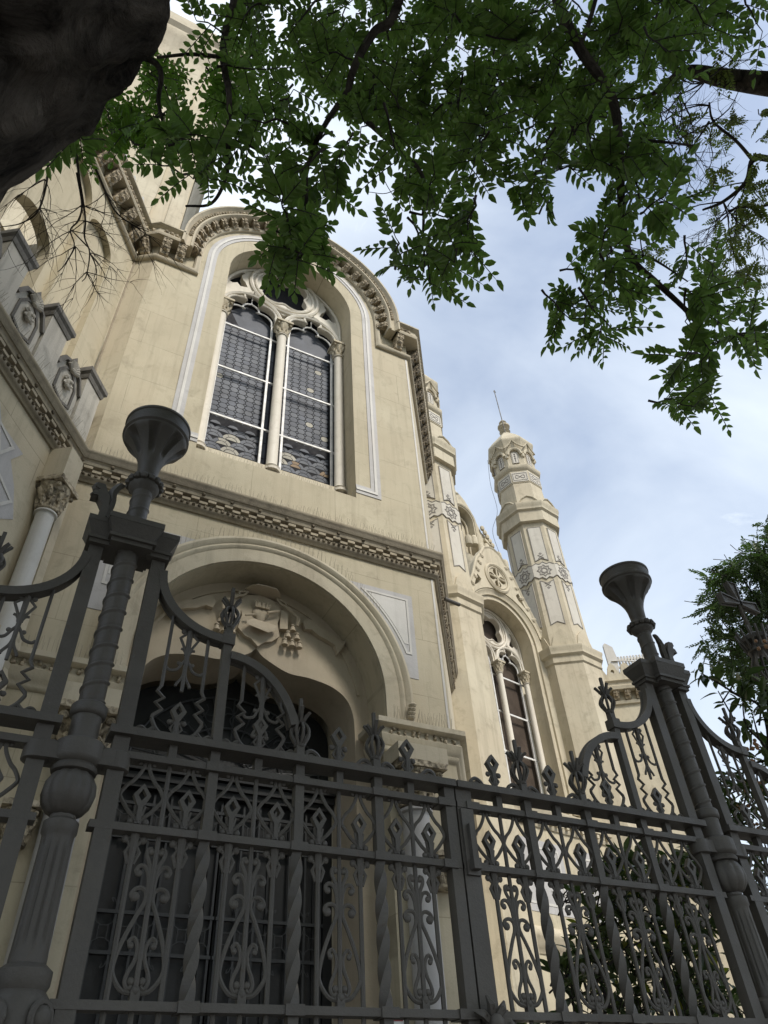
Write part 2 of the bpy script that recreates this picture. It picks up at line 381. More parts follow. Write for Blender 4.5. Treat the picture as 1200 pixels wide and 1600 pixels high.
# ---- upper cornice: straight runs with brackets, and the arch over the window
ucL = [offL(-5.9, 0), (-.575, 8.24), (-.22, 8.0), (.2, 8.0)]; ucR = [(5.02, 8.0), (5.4, 8.0), (8.2, 12.0)]
mo = [(.05, 15.02), (.08, 15.05), (.085, 15.10), (.05, 15.14), (.03, 15.15)]
fr = [(.27, 15.55), (.29, 15.6), (.29, 15.63), (.26, 15.64), (.26, 15.78), (.30, 15.80), (.35, 15.84), (.35, 15.88)]
for nm, pf, z0, z1, mm in (('bracket_moulding', mo, 15.02, 15.15, TRIM), ('upper_frieze', fr, 15.55, 15.9, TRIM)):
    b = MB(); b.sweep(ucL, prof(pf, z0, z1), XY); b.sweep(ucR, prof(pf, z0, z1), XY)
    apath = lambda r: [(CX-r, 15.02 if nm[0] == 'b' else 15.55)]+arc(CX, 15.95, r, 180, 0, 40)+[(CX+r, 15.02 if nm[0] == 'b' else 15.55)]
    if nm[0] == 'b':
        p2 = [(.2, 15.02)]+apath(1.99)+[(5.02, 15.02)]
        b.sweep(p2, [(.12, -.05), (.12, .04), (.08, .085), (.03, .085), (0, .05), (-.02, .03), (-.02, -.05)][::-1] and [(0, -.05), (0, .05), (-.03, .08), (-.09, .085), (-.12, .05), (-.13, -.05)], XZ)
    else:
        b.sweep(apath(2.22), [(0, -.05), (0, .25), (-.03, .29), (-.06, .29), (-.07, .26), (-.15, .26), (-.18, .30), (-.21, .35), (-.25, .35), (-.27, -.05)], XZ)
        b2 = MB()
    if nm[0] != 'b':
        pass
    # arch pieces live in the facade frame: shift the XZ points by the wall distance
    CP(nm, b, mm, ang=45) if False else None
    vs = b.v; k = 0
    b.v = [(x, y+8.0, z) if y < 2 else (x, y, z) for x, y, z in vs]
    isles(nm, b, mm, church, None, 45)
# carved strip on the frieze
b = MB()
for x, y, t in along(ucL, .09)+along(ucR, .09): b.ball((x+t[1]*.262, y-t[0]*.262, 15.71), .05, 6, (1, 1, 1))
for i in range(84):
    a = R(180*(i+.5)/84); r = 2.22+.11; b.ball((CX+r*cos(a), 8-.262, 15.95+r*sin(a)), .045, 6)
CP('carved_frieze', b, CARV)
# brackets (corbels)
cb = MB()
pr = [(0, 0), (.25, 0), (.25, -.06), (.235, -.14), (.19, -.20), (.15, -.25), (.14, -.32), (.10, -.38), (0, -.40)]
cb.plate(pr, [], -.085, .085, lambda a, z, w: (w, -a, z))
for k in range(5): cb.ball((0, -.235+.012*k, -.04-.045*k), .04, 6, (1.3, 1, 1))
cb.ball((0, -.16, -.27), .055, 6, (1.1, 1, 1))
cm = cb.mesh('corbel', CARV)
cm2 = cm.copy(); cm2.materials[0] = CARD  # darker copy of the corbel, used along the side wall
def corbel(x, y, t, z=15.55, me=cm): link('corbel', me, church, M.Translation((x, y, z)) @ M.Rotation(atan2(t[1], t[0]), 4, 'Z'))
for x, y, t in along([offL(-3.4, 0), offL(-.3, 0)], .345, 0, .1): corbel(x, y, t)
corbel(-.4, 8.12, (.832, -.555)); corbel(-.1, 8, (1, 0))
corbel(5.14, 8, (1, 0)); corbel(.2, 8.0, (1, 0))
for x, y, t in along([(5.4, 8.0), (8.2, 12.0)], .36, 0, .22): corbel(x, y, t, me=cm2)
for i in range(22):
    a = R(180-(i+.5)*180/22)
    mw = M.Translation((CX+2.22*cos(a), 8, 15.95+2.22*sin(a))) @ M.Rotation(-(a-pi/2), 4, 'Y')
    sc2 = M.Diagonal((.9, .95, .55, 1)); link('corbel', cm, church, mw @ sc2)
for s_ in (-1, 1):
    link('corbel', cm, church, M.Translation((CX+s_*2.22, 8, 15.75)) @ M.Rotation(s_*pi/2, 4, 'Y') @ M.Diagonal((.9, .95, .55, 1)))
# blocking behind the arch and at its ends
b = MB(); b.box(4.95, 5.25, .05, .6, 15.88, 17.0); b.box(4.92, 5.28, .02, .63, 17.0, 17.08); CP('parapet_block', b, TRIM, FA)
b = MB(); b.plate([(-.5, 0), (.5, 0), (.46, .22), (.3, .34), (.12, .62), (.0, .7), (-.12, .62), (-.3, .34), (-.46, .22)], [], 0, -.25, XZ); b.box(-.08, .08, -.01, .14, .6, .95)
CP('acroterion', b, WHIM, T(.1, 8.2, 15.9, R(-15)))
b = MB()
for i in range(9):
    c = -.62-.42*i
    b.plate([(c-.21, 0), (c+.21, 0), (c+.21, .18), (c+.1, .42), (c, .58), (c-.1, .42), (c-.21, .18)], [[(c+.075*cos(R(q)), .26+.11*sin(R(q))) for q in range(0, 360, 30)]], -.02, -.16, XZ)
CP('parapet_cresting', b, WHIM, LA @ M.Translation((0, -.2, 15.9)))
# ---- inlaid marble band round the window
b = MB(); bp = [(CX-1.4, 10.42), (CX-1.79, 10.42)]+arc(CX, 15.95, 1.79, 180, 0, 40)+[(CX+1.79, 10.42), (CX+1.4, 10.42)]
b.sweep(bp, [(.1, -.01), (.1, .012), (-.1, .012), (-.1, -.01)], XZ); CP('marble_band', b, GREY, FA)
b = MB(); b.sweep(bp, [(.025, 0), (.025, .026), (-.025, .026), (-.025, 0)], XZ); CP('white_inlay_line', b, WHIM, FA)
# ---- great window ----------------------------------------------------
def shaft(r, z0, z1, cap=True):
    return [(r*1.6, z0), (r*1.6, z0+r*.5), (r*1.25, z0+r*.7), (r*1.5, z0+r*1.1), (r*1.15, z0+r*1.5), (r, z0+r*1.9), (r*.95, z1-r*.1), (r*1.2, z1-r*.05), (r*1.2, z1+r*.15), (r*.95, z1+r*.2)]
def capital(r, h, leaves=8):
    b = MB(); b.lathe([(r, 0), (r*1.25, .04*h), (r*1.25, .12*h), (r*1.02, .16*h), (r*1.1, .4*h), (r*1.35, .62*h), (r*1.75, .82*h), (r*1.75, .84*h)], n=16)
    for k in range(leaves):
        a = TAU*k/leaves
        for zz, rr, q, o in ((.36*h, r*1.22, .3, 0), (.62*h, r*1.5, .34, .5)):
            a2 = a+o*TAU/leaves; b.tube([(r*1.05*cos(a2), r*1.05*sin(a2), zz-.28*h), (rr*cos(a2), rr*sin(a2), zz-.05*h), (rr*1.16*cos(a2), rr*1.16*sin(a2), zz+.04*h), (rr*1.22*cos(a2), rr*1.22*sin(a2), zz-.03*h)], [r*.26, r*q, r*.2, r*.1], 6)
    for k in range(4):
        a = TAU*(k+.5)/4; b.ball((r*1.9*cos(a), r*1.9*sin(a), .74*h), r*.3, 8, (1, 1, .9))
    q = r*1.85; b.box(-q, q, -q, q, .85*h, h); return b
def column(parent, x, y, z0, z1, z2, r, m, mw, cap_m):
    b = MB(); b.lathe([(p, z-z0) for p, z in shaft(r, z0, z1)], n=20)
    o = part('column', b, m, parent, mw @ M.Translation((x, y, z0)))
    c = capital(r, z2-z1-r*.2); part('capital', c, cap_m, o, mw @ M.Translation((x, y, z1+r*.2)))
    return o
def cusp(c, hw, z0, sp, k=1.0):         # light opening: straight jambs, three-lobed head
    P = [(c-hw, z0), (c-hw, sp)]
    P += arc(c-hw*.48, sp+hw*.28*k, hw*.5, 195, 62, 7)
    P += arc(c, sp+hw*.98*k, hw*.36, 195, 100, 5)+[(c, sp+hw*1.5*k)]+arc(c, sp+hw*.98*k, hw*.36, 80, -15, 5)
    P += arc(c+hw*.48, sp+hw*.28*k, hw*.5, 118, -15, 7)+[(c+hw, sp), (c+hw, z0)]
    return P
def quatre(cx, cz, r, rot=0):
    P = []
    for k in range(4):
        a = 90*k+rot; P += arc(cx+r*.56*cos(R(a)), cz+r*.56*sin(R(a)), r*.52, a-86, a+86, 9)
    return P
def ringpts(cx, cz, r, n=32): return [(cx+r*cos(TAU*i/n), cz+r*sin(TAU*i/n)) for i in range(n)]
def rib(b, pts, r, w, closed=False, n=6): b.tube([(p[0], -w, p[1]) for p in pts], r, n, closed)
def window(mw, cx, hw, sill, spring, lsp, cz, cr, bars, cells, gm):
    lw = hw/2*.86; lc = (cx-hw*.5+.0, cx+hw*.5)
    root_b = MB()
    out = [(cx-hw-.02, lsp-.02)]+[(cx-hw-.02, spring)]+arc(cx, spring, hw+.02, 180, 0, 30)+[(cx+hw+.02, lsp-.02)]
    holes = []
    heads = [cusp(c, lw*.93, lsp-.02, lsp+.12) for c in lc]
    # lights are cut from the plate edge: outline walks down into each head
    bottom = []
    for h in heads: bottom += h
    o2 = out[:-1]+[out[-1]]+bottom[::-1]
    hs = [quatre(cx, cz, cr*.72, 45)]
    s = hw/1.4
    for sg in (-1, 1):
        hs.append([(cx+sg*x*s, cz+z*s) for x, z in ((.86, -.38), (1.02, -.44), (1.10, -.34), (1.20, -.42), (1.285, -.38), (1.25, -.16), (1.15, .02), (1.05, .14), (.955, .16), (1.03, .0), (.98, -.16), (.93, -.2))])
        hs.append([(cx+sg*x*s, cz+z*s) for x, z in ((.84, .30), (.90, .30), (.80, .46), (.66, .57), (.62, .56), (.74, .44))])
        for sg2 in (-1, 1):
            c = cx+sg*hw*.5; hs.append([(c+sg2*lw*x, lsp+lw*z) for x, z in ((.62, 1.06), (.46, 1.20), (.48, 1.09), (.66, .93), (.78, .87))])
    hs.append([(cx-.13*s, cz-cr*1.0-.02*s), (cx, cz-cr*.98-.1*s), (cx+.13*s, cz-cr*1.0-.02*s), (cx, cz-cr*1.06-.34*s)])
    root_b.plate(o2, hs, -.52, -.66, XZ)
    w = .505
    for r_, rr in ((cr*.98, .045), (cr*.84, .03)): rib(root_b, ringpts(cx, cz, r_), rr*s, -w, True)
    rib(root_b, quatre(cx, cz, cr*.74, 45), .028*s, -.515, True)
    for i, c in enumerate(lc):
        rib(root_b, [(c-lw*1.1, lsp)]+arc(c, lsp+.1, lw*1.1, 180, 0, 18)[1:-1]+[(c+lw*1.1, lsp)], .045*s, -w)
        rib(root_b, heads[i], .03*s, -.515)
    rib(root_b, [(cx-hw+.03, lsp)]+arc(cx, spring, hw-.04, 180, 0, 30)+[(cx+hw-.03, lsp)], .035*s, -w)
    tr = part('tracery', root_b, WHIT, church, mw)
    for x in (cx-hw+.09*s, cx, cx+hw-.09*s):
        column(church, x, .48, sill+.55*s if cells else sill, lsp-.42*s, lsp, .1*s, WHIT, mw, TRIM)
    g = MB()
    def inside(x, z): return True
    g.cur = 0; g.box(cx-hw, cx+hw, .74, .76, sill-.1, spring+hw)
    if cells:
        for c in lc:
            x0, x1 = c-lw*.82, c+lw*.82; nx = 6; pw = (x1-x0)/nx
            def cell(pts, mi):
                g.cur = mi; qx = sum(p[0] for p in pts)/len(pts); qz = sum(p[1] for p in pts)/len(pts)
                t0 = random.uniform(-.02, .02); t1 = random.uniform(-.02, .02)
                g.add([(p[0], .738-.004+t0*(p[0]-qx)+t1*(p[1]-qz), p[1]) for p in pts], [tuple(range(len(pts)))])
            z = 11.98; ph = .138
            while z < 14.95:
                for i in range(nx):
                    a = x0+pw*i+.008; e = a+pw-.016; q = .038; h = ph-.014
                    cell([(a+q, z), (e-q, z), (e, z+q), (e, z+h-q), (e-q, z+h), (a+q, z+h), (a, z+h-q), (a, z+q)], random.choices((1, 2, 3), (10, 8, .35))[0])
                    cell([(a-.008, z-.034), (a+.02, z-.007), (a-.008, z+.02), (a-.036, z-.007)], 1)
                z += ph
            for i in range(5):
                zz = 14.98+.0*i
            cell([(x0, 14.98), (x1, 14.98), (x1, 15.35), (c+.1, 15.8), (c-.1, 15.8), (x0, 15.35)], 5)
            z = 10.42; row = 0; W = (x1-x0)/3
            while z < 11.8:
                for i in range(-1, 4):
                    px = x0+(i+.5+.5*(row % 2))*W; fm_ = random.choices((1, 2, 3, 4), (4, 6, 2.0*(12.2-z), 1.5*(12.0-z)))[0]
                    for r0, r1, cuts in ((W*.56, W*.36, ((14, 62), (65, 115), (118, 166))), (W*.335, 0, ((16, 164),))):
                        for a0, a1 in cuts:
                            P = [(px+r0*cos(R(a0+(a1-a0)*t/4)), z+r0*sin(R(a0+(a1-a0)*t/4))) for t in range(5)]+([(px+r1*cos(R(a1-(a1-a0)*t/4)), z+r1*sin(R(a1-(a1-a0)*t/4))) for t in range(5)] if r1 else [])
                            P = [(min(max(p[0], x0), x1), p[1]) for p in P]
                            if max(p[0] for p in P)-min(p[0] for p in P) > .03 and all(p[1] < 11.86 for p in P): cell(P, fm_ if random.random() < .8 else random.choice((1, 2)))
                z += W*.5; row += 1
            for xa, xb in ((c-lw*1.05, x0-.03), (x1+.03, c+lw*1.05)):
                zz = 10.4
                while zz < 15.3: cell([(xa, zz), (xb, zz), (xb, zz+.4), (xa, zz+.4)], random.choice((1, 5, 5))); zz += .42
    gl = part('leaded_glass', g, [LEAD if cells else GL[5]]+GL, church, mw, ang=0)
    f = MB()
    for c in lc:
        q = lw*.84
        for x in (c-q, c+q): f.box(x-.022, x+.022, .60, .635, sill, lsp+.05)
        hd = [(c-q, lsp+.0)]+cusp(c, q, lsp, lsp+.0, .78)[1:-1]+[(c+q, lsp)]
        rib(f, hd, .022, -.615)
        f.box(c-.012, c+.012, .6, .63, lsp+q*1.15, lsp+lw*1.6)
        for z in bars: f.box(c-lw*1.12, c+lw*1.12, .598, .625, z-.02, z+.02)
    part('iron_glazing_frame', f, PAINT, church, mw)
    return gl
window(FA, CX, 1.4, 10.1, 15.9, 15.2, 16.62, .83, (11.86, 13.28, 14.74), True, None)
b = MB(); b.box(CX-1.42, CX+1.42, .02, .75, 10.08, 10.2); b.frustum((CX-1.4, CX+1.4, .3, .75), (CX-1.4, CX+1.4, .42, .75), 10.2, 10.75)
CP('window_sill', b, TRIM, FA)
# ---- portal ------------------------------------------------------------
b = MB(); ap = [(CX-1.95, 6.08)]+arc(CX, 6.5, 1.95, 180, 0, 40)+[(CX+1.95, 6.08)]
b.sweep(ap, [(.212, -.03), (.212, .05), (.0, .05), (-.02, .07), (-.05, .08), (-.08, .07), (-.10, .09), (-.15, .11), (-.19, .10), (-.21, .05), (-.22, -.03)], XZ)
CP('archivolt', b, STP, FA)
b = MB()
for s_ in (-1, 1):
    for k in range(4): b.ball((CX+s_*2.08, -.10-.02*k, 6.2+.05*k), .06, 8, (1, 1, .6))
CP('archivolt_stop', b, TRIM, FA)
head = [(4.12, 0), (4.12, 6.0)]+[(p.x, p.y) for p in crv([(4.12, 6.12, 0), (4.10, 6.4, 0), (4.0, 6.63, 0), (3.78, 6.78, 0), (3.44, 6.85, 0), (3.12, 6.86, 0), (2.86, 6.96, 0), (2.70, 7.05, 0), (CX+.02, 7.13, 0)], 4)]+[(CX, 7.14)]
open_ = head+[(2*CX-x, z) for x, z in head[:-1]][::-1]
b = MB(); b.plate([(CX+1.8, 0), (CX+1.8, 8.4), (CX-1.8, 8.4), (CX-1.8, 0)]+[(x, z) for x, z in open_[::-1]], [], -.5, -1.25, XZ)
CP('tympanum', b, TYMP, FA)
b = MB(); b.sweep(arc(CX, 6.5, 1.58, 172, 8, 36), [(.02, -.51), (.02, -.47), (-.02, -.47), (-.02, -.51)], XZ); CP('tympanum_rim', b, TYMP, FA)
# coat of arms
coat = MB(); y0 = .5
coat.plate([(CX-.27, 7.95), (CX+.0, 8.02), (CX+.27, 7.95), (CX+.33, 7.8), (CX+.27, 7.6), (CX+.31, 7.38), (CX+.2, 7.27), (CX+.1, 7.24), (CX, 7.14), (CX-.1, 7.24), (CX-.2, 7.27), (CX-.31, 7.38), (CX-.27, 7.6), (CX-.33, 7.8)], [], -.43, -.51, XZ)
arms = CP('coat_of_arms', coat, TYMP, FA)
def AP(n, b): return part(n, b, TYMP, arms, FA)
b = MB(); b.ball((CX-.045, .42, 7.68), .085, 12, (1, .5, 1)); b.ball((CX+.045, .42, 7.68), .085, 12, (1, .5, 1)); b.tube([(CX, .42, 7.68), (CX, .42, 7.6), (CX, .425, 7.5)], [.11, .075, .01], 10, flat=.45)
for k in range(7):
    x = CX-.09+.03*k; b.tube([(x, .37, 7.75), (x+random.uniform(-.015, .015)+(k-3)*.006, .36, 7.82), (x+(k-3)*.014, .37, 7.86+.03*(k % 2))], [.02, .016, .004], 5)
b.tube([(CX+.08, .35, 7.68), (CX+.26, .36, 7.76)], .018, 6); b.tube([(CX-.1, .35, 7.6), (CX-.24, .36, 7.56)], .014, 6)
AP('flaming_heart', b)
b = MB(); b.add([(CX-.22, .33, 7.46), (CX+.1, .31, 7.38), (CX+.24, .36, 7.5), (CX-.1, .38, 7.55), (CX-.22, .33, 7.40), (CX+.1, .31, 7.32), (CX+.24, .36, 7.44), (CX-.1, .38, 7.49)], [(0, 1, 2, 3), (7, 6, 5, 4), (0, 4, 5, 1), (1, 5, 6, 2), (2, 6, 7, 3), (3, 7, 4, 0)]); AP('carved_book', b)
b = MB(); b.lathe([(.22, 0), (.28, .01), (.28, .03), (.15, .045), (.13, .09), (.08, .12), (.02, .125)], (CX, .45, 8.01), 24, lambda th, z, r: r*(1 if abs(cos(th)) > .5 else .9)); AP('carved_hat', b)
b = MB()
for s_ in (-1, 1):
    for q in (0, 1):
        b.tube(crv([(CX+s_*.22, .40, 8.0), (CX+s_*(.30+.05*q), .38, 7.9+.05*q), (CX+s_*(.42-.05*q), .37, 7.86), (CX+s_*(.5+.02*q), .38, 7.78), (CX+s_*(.58-.03*q), .38, 7.72), (CX+s_*.56, .39, 7.6)], 5), .017, 6)
    for rw, cols in enumerate(((0,), (-1, 1), (-1.6, 0, 1.6))):
        for c in cols:
            x = CX+s_*(.50+.07*c); z = 7.56-.13*rw
            b.lathe([(.012, .07), (.035, .05), (.035, .035), (.025, .03), (.05, -.05), (.0, -.052)], (x, .42, z), 10)
AP('carved_tassel_cord', b)
b = MB()
for s_ in (-1, 1):
    top = [(.66, 7.72), (.74, 7.8), (.82, 7.78), (.95, 7.68), (1.1, 7.62), (1.26, 7.52), (1.36, 7.56)]
    lo = [(1.30, 7.42), (1.22, 7.30), (1.18, 7.44), (1.05, 7.50), (.92, 7.54), (.80, 7.62), (.70, 7.60)]
    b.plate([(CX+s_*x, z) for x, z in top+lo], [], -.42, -.51, XZ)
    b.plate([(CX+s_*x, z) for x, z in ((.3, 7.82), (.42, 7.84), (.42, 7.52), (.3, 7.5))], [], -.41, -.51, XZ)
isles('carved_ribbon', b, TYMP, arms, FA)
# door recess and doors
b = MB(); b.box(1.0, 1.1, 1.26, 1.8, 0, 7.2); b.box(4.1, 4.2, 1.26, 1.8, 0, 7.2); b.box(1.0, 4.2, 1.8, 1.9, 0, 7.4); b.box(1.0, 4.2, 1.26, 1.8, 7.2, 7.4)
CP('door_recess', b, STP, FA)
b = MB(); b.box(1.1, 1.24, 1.25, 1.4, 0, 5.6); b.box(3.98, 4.1, 1.25, 1.4, 0, 5.6)
for k, (z, d) in enumerate(((5.3, .0), (5.38, .05), (5.48, .1), (5.56, .05))): b.box(1.1, 4.1, 1.2-d, 1.4, z, z+.085)
CP('door_frame', b, DOOR, FA)
for s_ in (-1, 1):
    x0, x1 = (1.24, CX-.01) if s_ < 0 else (CX+.01, 3.98)
    b = MB(); b.box(x0, x1, 1.34, 1.4, 0, 5.3)
    for x in (x0, x1-.12, (x0+x1)/2-.06): b.box(x, x+.12, 1.315, 1.338, 0, 5.3)
    d = CP('door', b, DOOR, FA)
    g = MB(); n = 6
    for i in range(n+1):
        x = x0+.03+(x1-x0-.06)*i/n; g.box(x-.013, x+.013, 1.262, 1.288, .3, 5.25)
    for z in (1.2, 2.2, 3.52, 3.92, 4.72, 5.12): g.box(x0, x1, 1.255, 1.295, z-.018, z+.018)
    for i in range(n):
        xa = x0+.03+(x1-x0-.06)*i/n; xb = x0+.03+(x1-x0-.06)*(i+1)/n; xm = (xa+xb)/2; q = (xb-xa)/2
        for zc, hh in ((3.72, .17), (4.92, .17)):
            for sx in (-1, 1):
                for sz in (-1, 1):
                    g.tube([(xm+sx*q, 1.27, zc+sz*hh), (xm+sx*q*.8, 1.27, zc+sz*hh*.55), (xm+sx*q*.3, 1.27, zc+sz*.06)], .007, 4)
            g.tube([(xm-.05, 1.268, zc-.06), (xm+.05, 1.268, zc-.06), (xm+.05, 1.268, zc+.06), (xm-.05, 1.268, zc+.06)], .008, 4, True)
        if i % 2:
            for zc, sg in ((3.96, 1), (3.48, -1)):
                for sx in (-1, 0, 1): g.tube(crv([(xa, 1.27, zc), (xa+sx*.03, 1.27, zc+sg*.08), (xa+sx*.07, 1.27, zc+sg*.1), (xa+sx*.05, 1.27, zc+sg*.06)], 3), .007, 4)
    part('door_grille', g, GRIL, d, FA)
b = MB(); b.plate([(1.1, 5.66)]+[(x, z) for x, z in open_ if z > 5.6][::-1]+[(4.1, 5.66)] if False else [(1.12, 5.66), (4.08, 5.66)]+[(x-.02*(1 if x > CX else -1), z-.02) for x, z in open_ if z > 5.9], [], -1.36, -1.4, XZ)
ln = CP('fanlight', b, DOOR, FA)
g = MB()
for i in range(13):
    a = R(8+164*i/12); g.tube([(CX+.25*cos(a), 1.32, 5.7+.2*sin(a)), (CX+1.35*cos(a), 1.32, 5.68+1.1*sin(a))], .012, 5)
for r in (.28, .7, 1.2): g.tube([(CX+r*1.1*cos(R(q)), 1.315, 5.68+r*.9*sin(R(q))) for q in range(4, 177, 9)], .014, 5)
for i in range(7):
    a = R(18+144*i/6); c = (CX+1.02*cos(a), 1.31, 5.68+.84*sin(a))
    for k in range(6): g.tube(crv([c, (c[0]+.1*cos(k*1.05), 1.3, c[2]+.1*sin(k*1.05)), (c[0]+.16*cos(k*1.05+.4), 1.31, c[2]+.16*sin(k*1.05+.4))], 2), .009, 4)
part('fanlight_grille', g, GRIL, ln, FA)
# impost cornices and nook columns
ip = [(-.05, 5.66), (.02, 5.68), (.05, 5.72), (.05, 5.76), (.07, 5.78), (.10, 5.86), (.11, 5.90), (.09, 5.92), (.09, 6.0), (.15, 6.01), (.18, 6.03), (.18, 6.10), (-.05, 6.12)]
b = MB(); b.sweep([(4.325, 8.45), (4.325, 8.0), (5.4, 8.0), (8.2, 12.0)], ip, XY)
b.sweep([offL(-5.9, .31), (-.365, 8.0), (.895, 8.0), (.895, 8.45)], ip, XY); isles('impost_cornice', b, TRIM, church, None, 45)
b = MB()
for x, y, t in along([(4.33, 8), (5.38, 8)], .1)+along([offL(-3, .31), (-.365, 8)], .1)+along([(-.365, 8), (.88, 8)], .1):
    for k in range(2): b.ball((x+t[1]*.1+t[0]*random.uniform(-.03, .03), y-t[0]*.1, 5.94+.04*k+random.uniform(-.01, .01)), random.uniform(.02, .034), 6)
CP('carved_leaf_band', b, CARV)
for x in (4.64, 2*CX-4.64): column(church, x, -.1, .6, 4.9, 5.45, .18, GREY, FA, CARV)  # grey stone puts the shade on these pale columns into their colour
b = MB()
for x in (4.64, 2*CX-4.64): b.box(x-.36, x+.36, -.42, -.003, 5.45, 5.66); b.box(x-.36, x+.36, -.4, -.003, 0, .6)
isles('column_block', b, STP, church, FA)
b = capital(.1, .4); CP('carved_bracket', b, CARV, T(5.0, 7.93, 4.05)); b = capital(.1, .4); CP('carved_bracket', b, CARV, T(.2, 7.93, 4.05))
# marble panels beside the arch
for s_ in (-1, 1):
    def pan(g):
        r_ = 2.19+g; xr = 4.93-g-CX; zb = max(.38+g, math.sqrt(max(0, r_*r_-(xr-.07)**2))); zt = 1.86-g
        P = [(CX+xr, 6.5+zt), (CX+xr, 6.5+zb)]+arc(CX, 6.5, r_, math.degrees(math.asin(zb/r_)), math.degrees(math.asin(zt/r_)), 10)
        return [(x if s_ > 0 else 2*CX-x, z) for x, z in P]
    b = MB(); b.plate(pan(0), [], .008, -.01, XZ); p = CP('marble_panel', b, GREY, FA)
    b = MB(); b.sweep(pan(.10), [(.018, 0), (.018, .018), (-.018, .018), (-.018, 0)], XZ, True); part('white_border', b, WHIM, p, FA)
    b = MB(); b.plate(pan(.13), [], .014, 0, XZ); part('inner_panel', b, WHIM, p, FA)
# left wall: nook column, star panel
column(church, -.47, -.45, 4.4, 7.78, 8.28, .115, WHIM, LA, CARV)
b = MB(); b.box(-.63, -.31, -.61, -.312, 8.28, 8.84); CP('column_block', b, STP, LA)
b = MB(); b.box(-.2, -.06, -.40, -.312, 0, 8.84); CP('corner_pilaster', b, STP, LA)
def star(cx, cz, r, q=.72, n=8, rot=0): return [(cx+(r if i % 2 == 0 else r*q)*cos(TAU*i/(2*n)+rot), cz+(r if i % 2 == 0 else r*q)*sin(TAU*i/(2*n)+rot)) for i in range(2*n)]
b = MB(); b.plate([(-2.8, 8.5), (-1.7, 8.5), (-1.55, 8.3), (-1.05, 8.3), (-1.2, 8.05), (-.98, 7.8), (-.8, 7.45), (-1.1, 7.2), (-1.2, 6.9), (-2.8, 6.9)], [], .318, .30, XZ)
p = CP('marble_panel', b, GREY, LA)
b = MB()
for P in ([(-1.62, 8.3), (-1.25, 8.2), (-1.4, 7.95)], [(-1.35, 7.75), (-.95, 7.6), (-1.15, 7.35)], star(-2.0, 7.9, .55), star(-2.0, 7.9, .3)): b.sweep(P, [(.02, .31), (.02, .328), (-.02, .328), (-.02, .31)], XZ, True)
part('white_border', b, WHIM, p, LA)
# ---- balustrade on the ledge
for i in range(4):
    c = -.44-1.06*i
    b = MB(); b.box(c-.2, c+.2, -.47, -.2, 9.2, 10.33); ped = CP('pedestal', b, PIER, LA)
    b = MB(); b.sweep([(c-.2, -.2), (c-.2, -.47), (c+.2, -.47), (c+.2, -.2)], [(-.02, 10.33), (.015, 10.33), (.03, 10.38), (.03, 10.41), (.06, 10.45), (.06, 10.53), (.04, 10.57), (-.2, 10.58)], XY); b.box(c-.19, c+.19, -.46, -.21, 10.54, 10.575)
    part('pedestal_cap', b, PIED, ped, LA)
    c -= .53; hw = .315
    ou = [(c-hw, 9.2), (c-hw, 9.88), (c-.2, 10.12), (c-.05, 10.2), (c, 10.3), (c+.05, 10.2), (c+.2, 10.12), (c+hw, 9.88), (c+hw, 9.2)]
    b = MB(); b.plate(ou, [], .43, .27, XZ); pn = CP('parapet_panel', b, PIER, LA)
    b = MB(); inn = [(c-.2, 9.5), (c-.2, 9.85), (c-.1, 10.02), (c, 10.08), (c+.1, 10.02), (c+.2, 9.85), (c+.2, 9.5), (c, 9.42)]
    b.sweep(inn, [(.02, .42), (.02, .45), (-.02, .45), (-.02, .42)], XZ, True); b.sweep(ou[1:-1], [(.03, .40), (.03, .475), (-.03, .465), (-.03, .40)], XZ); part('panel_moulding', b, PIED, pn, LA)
    b = MB()
    b.ball((c, -.45, 9.80), .075, 10, (.85, .8, 1.25)); b.ball((c, -.51, 9.79), .022, 6); b.ball((c-.05, -.47, 9.86), .035, 6); b.ball((c+.05, -.47, 9.86), .035, 6); b.ball((c, -.48, 9.70), .05, 8, (1.2, .7, .6))
    for k in range(7):
        a = R(100+48*k); b.tube([(c+.05*cos(a), -.45, 9.8+.07*sin(a)), (c+.11*cos(a+.5), -.47, 9.8+.12*sin(a+.5))], [.03, .012], 5)
    for k in range(9):
        a = R(10+160*k/8); b.tube([(c, -.45, 10.05), (c+.12*cos(a), -.48, 10.08+.14*sin(a))], [.02, .034], 6)
    b.ball((c, -.47, 10.06), .05, 8, (1, .7, .8)); part('carved_mask', b, PIER, pn, LA)
# ---- bell tower behind
b = MB(); Y0 = 2.0
b.box(-7, .06, Y0, Y0+7, 10, 31.3); b.box(-1.6, -.75, Y0-.18, Y0, 15, 31.3); b.box(-3.9, -3.1, Y0-.18, Y0, 15, 31.3)
b.box(-.35, .02, Y0-.06, Y0, 15, 31.3)
tw = CP('bell_tower', b, STP, FA)
b = MB(); b.sweep([(-7, Y0+3), (-7, Y0), (.06, Y0), (.06, Y0+7)], [(-.05, 31.2), (.06, 31.25), (.12, 31.5), (.06, 31.8), (.2, 32.3), (.35, 33), (.45, 33.2), (.45, 33.6), (.6, 33.8), (.6, 34.6), (-.05, 34.8)], XY); part('tower_cornice', b, TRIM, tw, FA)
